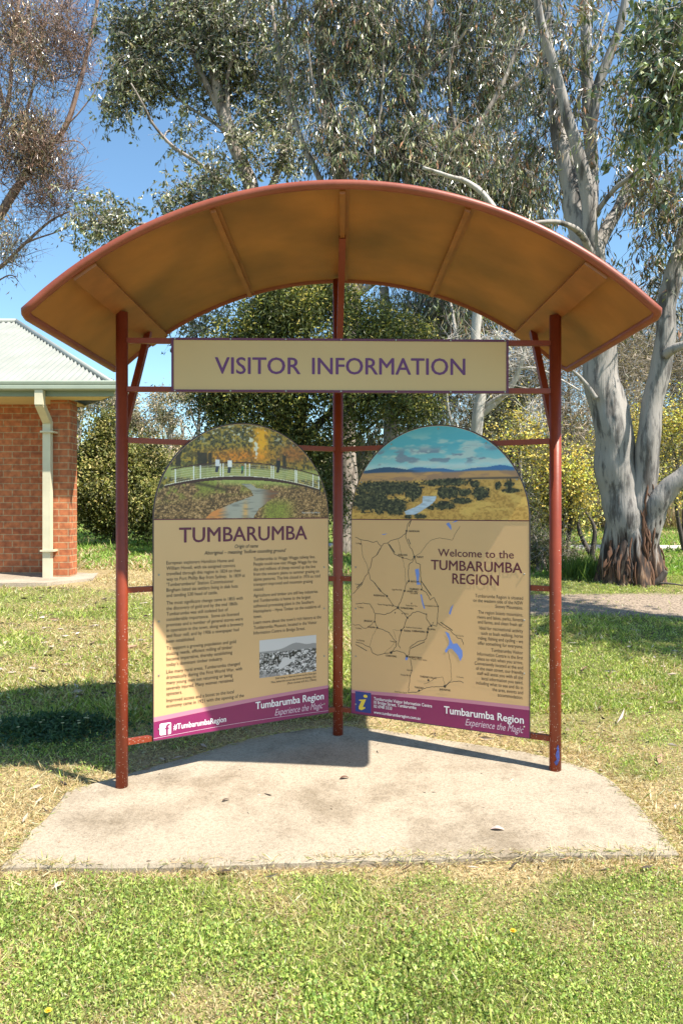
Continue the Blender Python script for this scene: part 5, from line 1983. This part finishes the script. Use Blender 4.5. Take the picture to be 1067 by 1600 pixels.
# far gums on the left skyline
labs = ['far grey-brown gum directly right of the brick pillar top', 'far gum with a thin crown above the rounded bush', 'far gum just left of the left post, behind the rounded bush', 'far gum low crown between left post and brace', 'far gum with the broad airy crown left of the dark tree, under the sign rail', 'far gum with the tallest crown touching the dark evergreen', 'far small gum under the second rail beside the left board arch']
for i, (px, py, rx, ry, dd_) in enumerate([(125, 632, 26, 26, 58), (160, 625, 30, 26, 66), (190, 640, 26, 30, 60), (222, 655, 26, 34, 52), (268, 640, 36, 32, 56), (312, 622, 34, 34, 62), (285, 692, 22, 16, 70)]):
    t = Tree('distant_gum_tree', labs[i], 'tree', 'far gum trees on the left skyline')
    b0 = P(px, 0, dd_)
    b0.z = float(gz(b0.x, b0.y)) - 0.2
    t.limb([b0, P(px + 4, 760, dd_), P(px - 3, 700, dd_), P(px + 2, py, dd_)], 0.3, 0.1, 8)
    for k in range(4):
        t.limb(PP([(px, 720 - 15 * k), (px + random.uniform(-14, 14), 690 - 12 * k), (px + random.uniform(-1, 1) * rx, py + random.uniform(-ry, ry) * 0.6)], dd_), 0.12, 0.04, 6)
    cl = pblobs([(px + random.uniform(-rx, rx) * 0.7, py + random.uniform(-ry, ry) * 0.7, rx * 0.45, ry * 0.3, 9) for _ in range(7)], dd_, 0.9)
    t.grow(cl, 0.03)
    t.leaves(cl, 34, (0.36, 0.36, 0.3), 0.26, 0.09, [(0.19, 0.15, 0.10), (0.15, 0.13, 0.08), (0.23, 0.18, 0.12), (0.12, 0.115, 0.07)], 0.6, 0.8)
    t.finish(M['greybark'], M['leaf'])

# golden wattles on the right
gold = [(0.47, 0.34, 0.075), (0.5, 0.385, 0.115), (0.40, 0.28, 0.05)]
wl = [(0.12, 0.12, 0.05), (0.16, 0.15, 0.07), (0.09, 0.085, 0.04)]
for px, spec, d, lab in ((872, [(865, 760, 42, 44, 50), (835, 700, 34, 40, 30), (890, 800, 34, 36, 36), (840, 790, 30, 50, 30), (905, 740, 24, 30, 14)], 12.2, 'golden wattle in blossom beside the right post, left of the pale gum'),
                         (960, [(955, 690, 34, 34, 26), (1010, 680, 46, 46, 56), (985, 740, 40, 36, 30)], 15.5, 'golden wattle in blossom seen through the fork of the pale gum'),
                         (1075, [(1050, 700, 40, 60, 46), (1075, 660, 40, 60, 30), (1045, 765, 34, 24, 16)], 14.0, 'golden wattle in blossom at the right edge, behind the arching limb'),
                         (800, [(790, 690, 30, 30, 18), (805, 660, 24, 24, 10)], 14.5, 'small golden wattle showing over the right end of the right board')):
    shrub('golden_wattle', lab, 'wattle', spec, d, px, 26, (0.2, 0.2, 0.2), 0.10, 0.016, wl, mat='leaf', group='golden wattles', stems=6, tips=(0.5, 52, 0.045, 0.04, gold), tone=0.4, twig=0.008, extra=(2, 0.4, 0.004))

# bare brush behind them
brown = [(0.22, 0.17, 0.125), (0.17, 0.13, 0.095), (0.27, 0.21, 0.16), (0.13, 0.105, 0.075)]
blabs = ['grey brown twiggy thicket tree behind the right brace', 'grey brown twiggy thicket tree right of the right post', 'grey brown twiggy thicket tree behind the pale gum trunk', 'grey brown twiggy thicket tree in the fork of the pale gum', 'grey brown twiggy thicket tree at the right edge', 'grey brown twiggy thicket tree above the right board arch', 'low grey twiggy thicket under the golden wattles']
for i, (px, py, rx, ry, n_) in enumerate([(810, 560, 70, 110, 90), (880, 560, 60, 110, 80), (960, 540, 70, 110, 90), (1010, 560, 50, 100, 60), (1080, 520, 70, 140, 90), (720, 600, 60, 90, 60), (900, 730, 130, 60, 60)]):
    d = 19 + i * 0.9
    shrub('bare_thicket', blabs[i], 'thicket', [(px, py, rx, ry, n_), (px, py + 110, rx, ry * 0.8, n_ // 2)], d, px, 64, (0.34, 0.34, 0.34), 0.24, 0.013, brown, bark='greybark', group='bare thicket trees on the right', wild=1.0, droop=-0.2, stems=9, twig=0.014, extra=(5, 0.9, 0.008))
shrub('dark_conifer', 'dark green bushy tree behind the right fork of the pale gum', 'tree', [(1000, 560, 60, 36, 60), (1050, 590, 50, 50, 50), (960, 590, 40, 30, 26)], 24.0, 1010, 80, (0.3, 0.3, 0.24), 0.12, 0.03, [(0.045, 0.055, 0.022), (0.06, 0.066, 0.028), (0.085, 0.085, 0.03)])
shrub('dark_shrub', 'dark tangled shrub low behind the right brace and right board', 'shrub', [(800, 620, 34, 30, 40), (770, 650, 34, 34, 40)], 17.5, 785, 60, (0.22, 0.22, 0.2), 0.1, 0.03, [(0.035, 0.035, 0.02), (0.05, 0.048, 0.025)])
# low scrub by the right post
shrub('low_shrub', 'low dark green scrub with grey stems beside the right post, under the wattle', 'shrub', [(835, 855, 34, 30, 40), (860, 880, 36, 18, 36), (812, 830, 20, 40, 20), (880, 868, 22, 20, 18), (815, 790, 16, 30, 10)], 10.9, 845, 46, (0.12, 0.12, 0.1), 0.06, 0.016, [(0.06, 0.07, 0.025), (0.09, 0.085, 0.04), (0.12, 0.10, 0.06)], extra=(5, 0.35, 0.004), bark='greybark')
shrub('leaning_sapling', 'dark leaning sapling stem left of the pale gum base', 'sapling', [(905, 800, 14, 14, 6)], 11.6, 932, 20, (0.15, 0.15, 0.15), 0.07, 0.02, wl, stems=2)

# overhanging gum out to the right
t = Tree('gum_tree', 'near gum bough with large green leaves hanging into the top right corner', 'tree')
b0 = Vector((5.3, 7.0, 0))
b0.z = float(gz(5.3, 7.0)) - 0.1
t.limb([b0, (5.25, 6.95, 1.8), (5.35, 6.8, 3.2), (5.5, 6.5, 4.6), (5.6, 6.2, 6.2), (5.6, 6.0, 7.6)], 0.24, 0.06, 14)
t.limb([(5.4, 6.7, 4.0), (4.9, 7.1, 5.2), (4.4, 7.5, 6.0), (3.9, 7.8, 6.5), (3.5, 7.95, 6.6)], 0.09, 0.02, 8)
t.limb([(5.35, 6.8, 3.4), (5.9, 6.0, 4.6), (6.2, 5.4, 5.3)], 0.08, 0.02, 8)
t.limb([(5.5, 6.5, 4.8), (5.1, 5.8, 5.6), (5.0, 5.2, 5.9)], 0.07, 0.02, 8)
cl = np.vstack([pblobs([(1045, 60, 34, 50, 20), (1055, 130, 24, 50, 16), (1030, 170, 20, 34, 7), (1060, 20, 40, 30, 14), (1010, 10, 20, 20, 4)], 7.9, 0.6),
                blob((5.5, 5.9, 5.3), (1.3, 0.9, 0.8), 60), blob((6.2, 5.3, 5.0), (0.9, 0.9, 0.7), 34), blob((4.8, 6.9, 6.2), (0.7, 0.6, 0.6), 26), blob((5.6, 6.6, 7.2), (1.2, 1.0, 0.9), 50)])
t.grow(cl, 0.009)
t.sprays(cl, 6, 9, (0.16, 0.16, 0.2), 0.35, 0.10, 0.042, [(0.075, 0.10, 0.04), (0.06, 0.085, 0.035), (0.11, 0.13, 0.06), (0.2, 0.2, 0.12)], 1.0, 0.7)
t.finish(M['limbark'], M['gumleaf'])

# wooded slope far behind, one mass
V, Q, C, nn = [], [], [], 0
cx = rng.uniform(-60, 150, 420)
cy = rng.uniform(48, 110, 420)
keep = (cx > -1.5 + 0.0 * cy) | (rng.random(420) < 0.25)
cx, cy = cx[keep], cy[keep]
keep = ~((cx / cy > -0.36) & (cx / cy < -0.17) & (cy < 100))
cx, cy = cx[keep], cy[keep]
for x, y in zip(cx, cy):
    h = rng.uniform(4, 9) if x > 0 else rng.uniform(3, 5)
    c = blob((x, y, float(gz(x, y)) + h * 0.55), (h * 0.4, h * 0.4, h * 0.5), 14)
    cols = np.array([(0.16, 0.13, 0.09), (0.12, 0.115, 0.06), (0.20, 0.16, 0.11), (0.08, 0.085, 0.04)])[rng.integers(0, 4)]
    p = np.repeat(c, 20, 0)
    p = p + rng.normal(size=p.shape) * 0.55
    v, q, cc = leaf_arrays(p, rng.normal(size=p.shape), 0.55, 0.28, np.clip(cols * (1 + rng.normal(size=(len(p), 1)) * 0.3), 0.02, 0.6))
    V.append(v)
    Q.append(q + nn)
    C.append(cc)
    nn += len(v)
tag(link('woodland', np_mesh('woodland', np.concatenate(V), np.concatenate(Q), np.concatenate(C)), M['leaf']), 'grey green woodland massed on the rise behind everything', 'woodland', kind='stuff')

# ------------------------------------------------------------------ grass


def scatter(y0, y1, n, power, margin=0.9, xlim=0.52):
    """more plants where they would show larger"""
    u = rng.random(n)
    y = (y0 ** (1 - power) + u * (y1 ** (1 - power) - y0 ** (1 - power))) ** (1 / (1 - power))
    x = (rng.random(n) * 2 - 1) * (y * xlim + margin)
    return x, y


def keepout(x, y, lim=0.012):
    k = slab_dist(x, y) > lim
    k &= ~((y > 9.05) & (y < 10.55) & (x < -3.14))
    k &= ~((y > 9.05) & (y < 15.3) & (x < -7.4))
    k &= ~((np.abs(y - (15.2 + 0.012 * (x - 5) ** 2 + 0.03 * (5 - x))) < 0.62) & (x > -1.5))
    return k


def grass_layer(x, y, L, W, lean, green, straw, pdry, z0=0.0, flat=False, roundleaf=False):
    k = keepout(x, y)
    x, y = x[k], y[k]
    di_ = dirt(x, y)
    k = rng.random(len(x)) > di_ * 0.97
    x, y = x[k], y[k]
    n = len(x)
    dr_ = dryness(x, y)
    isdry = rng.random(n) < np.clip(dr_ * pdry[1] + pdry[0], 0, 1)
    if roundleaf:
        k = ~isdry & (fbm(x * 2.2, y * 2.2, 61, 3) + rng.normal(size=n) * 0.06 > 0.40)
        x, y, isdry, dr_ = x[k], y[k], isdry[k], dr_[k]
        n = len(x)
    sz = np.clip(fbm(x * 2, y * 2, 71, 3) * 1.5, 0.4, 1.5)
    z = gz(x, y) + z0
    if roundleaf:
        z = z + rng.random(n) * 0.028 * sz
    pos = np.stack([x, y, z], 1)
    ax = rng.normal(size=(n, 3))
    ax[:, 2] = np.abs(ax[:, 2]) * 0.4 + np.where(isdry, lean * 0.45, lean)
    g = np.array(green)[rng.integers(0, len(green), n)]
    s_ = np.array(straw)[rng.integers(0, len(straw), n)]
    pt = (0.72 + 0.56 * fbm(x * 4, y * 4, 81, 3))[:, None]
    col = np.where(isdry[:, None], s_, g * pt * np.array([1.95, 2.1, 1.9])) * (1 + rng.normal(size=(n, 1)) * 0.22).clip(0.5, 1.7)
    l = L * (0.5 + rng.random(n)) * sz * np.where(isdry, 1.15, 1)
    return leaf_arrays(pos, ax, l, W * (0.6 + 0.8 * rng.random(n)), np.clip(col, 0.01, 0.7), 0.15 if not roundleaf else 0.1)


GREEN = [(0.195, 0.215, 0.05), (0.15, 0.18, 0.04), (0.25, 0.25, 0.075), (0.30, 0.275, 0.12), (0.125, 0.15, 0.045)]
STRAW = [(0.52, 0.40, 0.21), (0.60, 0.48, 0.27), (0.44, 0.31, 0.16), (0.66, 0.56, 0.36)]
CLOV = [(0.165, 0.205, 0.05), (0.21, 0.245, 0.06), (0.12, 0.16, 0.045), (0.26, 0.28, 0.10)]
layers = []
x, y = scatter(2.05, 5.4, 190000, 1.6)
layers.append(grass_layer(x, y, 0.032, 0.0042, 0.65, GREEN, STRAW, (0.2, 1.0)))
x, y = scatter(2.05, 5.4, 110000, 1.6)
layers.append(grass_layer(x, y, 0.015, 0.0105, 0.25, CLOV, STRAW, (0.05, 1.0), 0.006, roundleaf=True))
x, y = scatter(2.05, 5.4, 14000, 1.5)
layers.append(grass_layer(x, y, 0.058, 0.005, 0.8, GREEN, STRAW, (0.08, 0.8)))
x, y = scatter(5.2, 11, 150000, 1.5)
layers.append(grass_layer(x, y, 0.055, 0.0085, 0.8, GREEN, STRAW, (0.14, 1.0)))
x, y = scatter(10.5, 30, 90000, 1.4, 2)
layers.append(grass_layer(x, y, 0.10, 0.022, 0.8, [(0.13, 0.185, 0.04), (0.17, 0.215, 0.05), (0.10, 0.15, 0.035)], STRAW, (0.1, 0.9)))
# straw and runners creeping over the slab's edge
n = 4200
ei = rng.integers(0, len(fine), n)
ex_ = np.array([[p.x, p.y] for p in fine])[ei] + rng.normal(size=(n, 2)) * 0.02
keep_ = fbm(ex_[:, 0] * 3, ex_[:, 1] * 3, 55, 3) + rng.normal(size=n) * 0.08 > 0.47
ex_ = ex_[keep_]
n = len(ex_)
ax = rng.normal(size=(n, 3))
ax[:, 2] = np.abs(ax[:, 2]) * 0.25
cg = np.where(rng.random((n, 1)) < 0.72, np.array(STRAW)[rng.integers(0, 4, n)], np.array(GREEN)[rng.integers(0, 5, n)] * 1.7) * (1 + rng.normal(size=(n, 1)) * 0.2).clip(0.5, 1.5)
layers.append(leaf_arrays(np.stack([ex_[:, 0], ex_[:, 1], top(ex_[:, 0], ex_[:, 1]) + 0.003 - 0.02 * (slab_dist(ex_[:, 0], ex_[:, 1]) > 0.005)], 1), ax, 0.045 * (0.4 + rng.random(n)), 0.0035, np.clip(cg, 0.02, 0.7), 0.1))
V = np.concatenate([l[0] for l in layers])
nn, Qs = 0, []
for l in layers:
    Qs.append(l[1] + nn)
    nn += len(l[0])
tag(link('grass', np_mesh('grass', V, np.concatenate(Qs), np.concatenate([l[2] for l in layers])), M['blade']), 'patchy green and straw coloured lawn with clover round the concrete slab', 'grass', kind='stuff')

# tall dry reeds beyond the path, and a lush tuft by the gum
n = 22000
x = rng.uniform(3, 26, n)
y = rng.uniform(23, 31, n)
pos = np.stack([x, y, gz(x, y)], 1)
ax = rng.normal(size=(n, 3)) * 0.22
ax[:, 2] = 1
v, q, c = leaf_arrays(pos, ax, 0.9 * (0.5 + 0.8 * rng.random(n)) * (0.5 + fbm(x * 0.4, y * 0.4, 91, 3)), 0.035, np.array([(0.38, 0.28, 0.17), (0.45, 0.34, 0.22), (0.3, 0.21, 0.13)])[rng.integers(0, 3, n)] * (1 + rng.normal(size=(n, 1)) * 0.2).clip(0.5, 1.5))
tag(link('reeds', np_mesh('reeds', v, q, c), M['blade']), 'tall dry tan reeds beyond the footpath on the right', 'reeds', kind='stuff')
for px, py_, n, dp_, lab in ((915, 880, 900, 10.3, 'lush green grass tuft at the left foot of the pale gum'), (265, 835, 700, 15.5, 'bright green grass clump at the foot of the yellow green bush')):
    b0 = P(px, 0, dp_)
    x = b0.x + rng.normal(size=n) * 0.2
    y = b0.y + rng.normal(size=n) * 0.16
    ax = rng.normal(size=(n, 3)) * 0.35
    ax[:, 2] = 1
    v, q, c = leaf_arrays(np.stack([x, y, gz(x, y)], 1), ax, 0.28 * (0.4 + rng.random(n)), 0.014, np.array([(0.10, 0.17, 0.03), (0.14, 0.2, 0.045)])[rng.integers(0, 2, n)])
    o = link('grass_tuft', np_mesh('grass_tuft', v, q, c), M['blade'])
    tag(o, lab, 'grass tuft')

# flowering weed in the roof's shadow on the left
wx, wy = -1.95, 5.1
root = empty('flowering_weed', (wx, wy, float(gz(wx, wy))))
tag(root, 'spreading blue green weed with pale yellow flowers in the shade left of the shelter', 'weed')
n = 2600
x = rng.normal(size=n) * 0.24
y = rng.normal(size=n) * 0.13
hh = np.clip(0.10 * np.exp(-(x / 0.32) ** 2 - (y / 0.18) ** 2), 0, 1) * rng.random(n)
zz = gz(x + wx, y + wy) - float(gz(wx, wy)) + hh + 0.01
ax = rng.normal(size=(n, 3))
ax[:, 2] = np.abs(ax[:, 2]) * 0.5
v, q, c = leaf_arrays(np.stack([x, y, zz], 1), ax, 0.04 * (0.5 + rng.random(n)), 0.018, np.array([(0.06, 0.12, 0.06), (0.08, 0.14, 0.07), (0.05, 0.10, 0.04)])[rng.integers(0, 3, n)])
link('foliage', np_mesh('foliage', v, q, c), M['blade'], root)
for i in range(17):
    fx, fy = rng.normal() * 0.22, rng.normal() * 0.10
    fz = float(gz(fx + wx, fy + wy)) - float(gz(wx, wy)) + 0.075 + rng.random() * 0.03
    m_ = MB()
    m_.tube([(fx, fy, fz - 0.1), (fx, fy, fz - 0.001)], 0.0012, 4, False, mi=1)
    for k in range(12):
        a = 2 * math.pi * k / 12
        p0, p1 = a - 0.2, a + 0.2
        m_.add([(fx, fy, fz), (fx + 0.009 * math.cos(p0), fy + 0.009 * math.sin(p0), fz + 0.003), (fx + 0.014 * math.cos(a), fy + 0.014 * math.sin(a), fz + 0.004), (fx + 0.009 * math.cos(p1), fy + 0.009 * math.sin(p1), fz + 0.003)], [(0, 1, 2, 3)])
    m_.build('flower', [M['flower'], M['stem']], root)

# dandelions in the front lawn
for px, py, lab in ((76, 1574, 'yellow dandelion flower in the grass at the bottom left corner'), (801, 1477, 'yellow dandelion flower in the front lawn, right of centre')):
    dd_ = 1.62 * F / (py - PY)
    q = Vector(((px - PX) * dd_ / F, dd_, 0))
    q.z = float(gz(q.x, q.y))
    root = empty('dandelion', q)
    tag(root, lab, 'flower', 'dandelions in the front lawn')
    m_ = MB()
    m_.tube([(0, 0, 0), (0.002, 0, 0.030)], 0.0015, 5, False)
    m_.build('stem', M['stem'], root)
    m_ = MB()
    for ring, (r0, zz_) in enumerate(((0.011, 0.030), (0.008, 0.033), (0.005, 0.035))):
        for k in range(16):
            a = 2 * math.pi * (k + ring * 0.5) / 16
            m_.add([(0, 0, 0.030), (r0 * math.cos(a - 0.2), r0 * math.sin(a - 0.2), zz_), (r0 * 1.1 * math.cos(a), r0 * 1.1 * math.sin(a), zz_ + 0.002), (r0 * math.cos(a + 0.2), r0 * math.sin(a + 0.2), zz_)], [(0, 1, 2, 3)])
    m_.build('petals', M['yellowpetal'], root)

# fallen leaves, bark and straw on slab and lawn
n = 900
x = np.concatenate([rng.uniform(-1.7, 1.7, 130), rng.uniform(-3.6, -0.8, 620), rng.uniform(0.8, 3.2, 150)])
y = np.concatenate([rng.uniform(3.2, 4.9, 130), rng.uniform(5.6, 9.0, 620), rng.uniform(4.3, 7.5, 150)])
on = slab_dist(x, y) < -0.02
k = on | (slab_dist(x, y) > 0.03)
x, y, on = x[k], y[k], on[k]
z = np.where(on, top(x, y) + 0.003, gz(x, y) + 0.022)
n = len(x)
ax = rng.normal(size=(n, 3))
ax[:, 2] *= 0.12
big = rng.random(n) < 0.12
cols = np.array([(0.10, 0.07, 0.05), (0.2, 0.14, 0.09), (0.42, 0.33, 0.26), (0.06, 0.045, 0.035), (0.5, 0.42, 0.36), (0.3, 0.19, 0.12)])[rng.integers(0, 6, n)]
l = np.where(on, np.where(big, 0.05, 0.018), np.where(big, 0.13, 0.07)) * (0.6 + 0.8 * rng.random(n))
v, q, c = leaf_arrays(np.stack([x, y, z], 1), ax, l, l * rng.uniform(0.15, 0.3, n), cols, 0.1)
tag(link('leaf_litter', np_mesh('leaf_litter', v, q, c), M['litter']), 'scattered dry leaves and bark bits on the slab and lawn', 'leaf litter', kind='stuff')
for px, py, L_, ang, lab, col in ((538, 1217, 0.055, 15, 'curled brown leaf lying near the middle of the slab', (0.14, 0.07, 0.045)), (777, 1297, 0.062, -8, 'pale pinkish dry leaf lying on the right front of the slab', (0.5, 0.36, 0.32)), (353, 1253 - 1, 0.04, 30, 'small dark leaf lying on the left half of the slab', (0.1, 0.07, 0.05))):
    q = on_slab_plane(px, py)
    t_ = MB()
    m = 9
    vs = []
    for i in range(m):
        f_ = i / (m - 1)
        w = 0.2 * L_ * math.sin(math.pi * min(1, f_ * 0.96 + 0.02)) ** 0.8
        cz = 0.004 + 0.006 * math.sin(math.pi * f_)
        vs += [(L_ * (f_ - 0.5), -w, cz + 0.3 * w), (L_ * (f_ - 0.5), 0, cz), (L_ * (f_ - 0.5), w, cz + 0.5 * w)]
    fs = []
    for i in range(m - 1):
        fs += [(3 * i, 3 * i + 3, 3 * i + 4, 3 * i + 1), (3 * i + 1, 3 * i + 4, 3 * i + 5, 3 * i + 2)]
    t_.add(vs, fs, True)
    o = t_.build('fallen_leaf', simple('dry_leaf', col, 0.7, var=0.3, scale=40))
    o.location = q
    o.rotation_euler = (0, 0, R(ang))
    tag(o, lab, 'leaf', 'leaves lying on the slab')
# dark broken bough by the gum's foot
t = Tree('fallen_branch', 'dark broken branch stub on the grass at the right foot of the pale gum', 'branch')
q = P(1022, 0, 9.6)
q.z = float(gz(q.x, q.y))
t.limb([q + Vector((-0.06, 0, -0.02)), q + Vector((0.03, -0.02, 0.06)), q + Vector((0.13, -0.03, 0.19))], 0.05, 0.035, 8, 0.15)
t.limb([q + Vector((0.0, 0, 0.03)), q + Vector((0.12, -0.1, 0.04)), q + Vector((0.3, -0.15, 0.02))], 0.02, 0.008, 6, 0.1)
t.finish(M['darkbark'], M['leaf'])
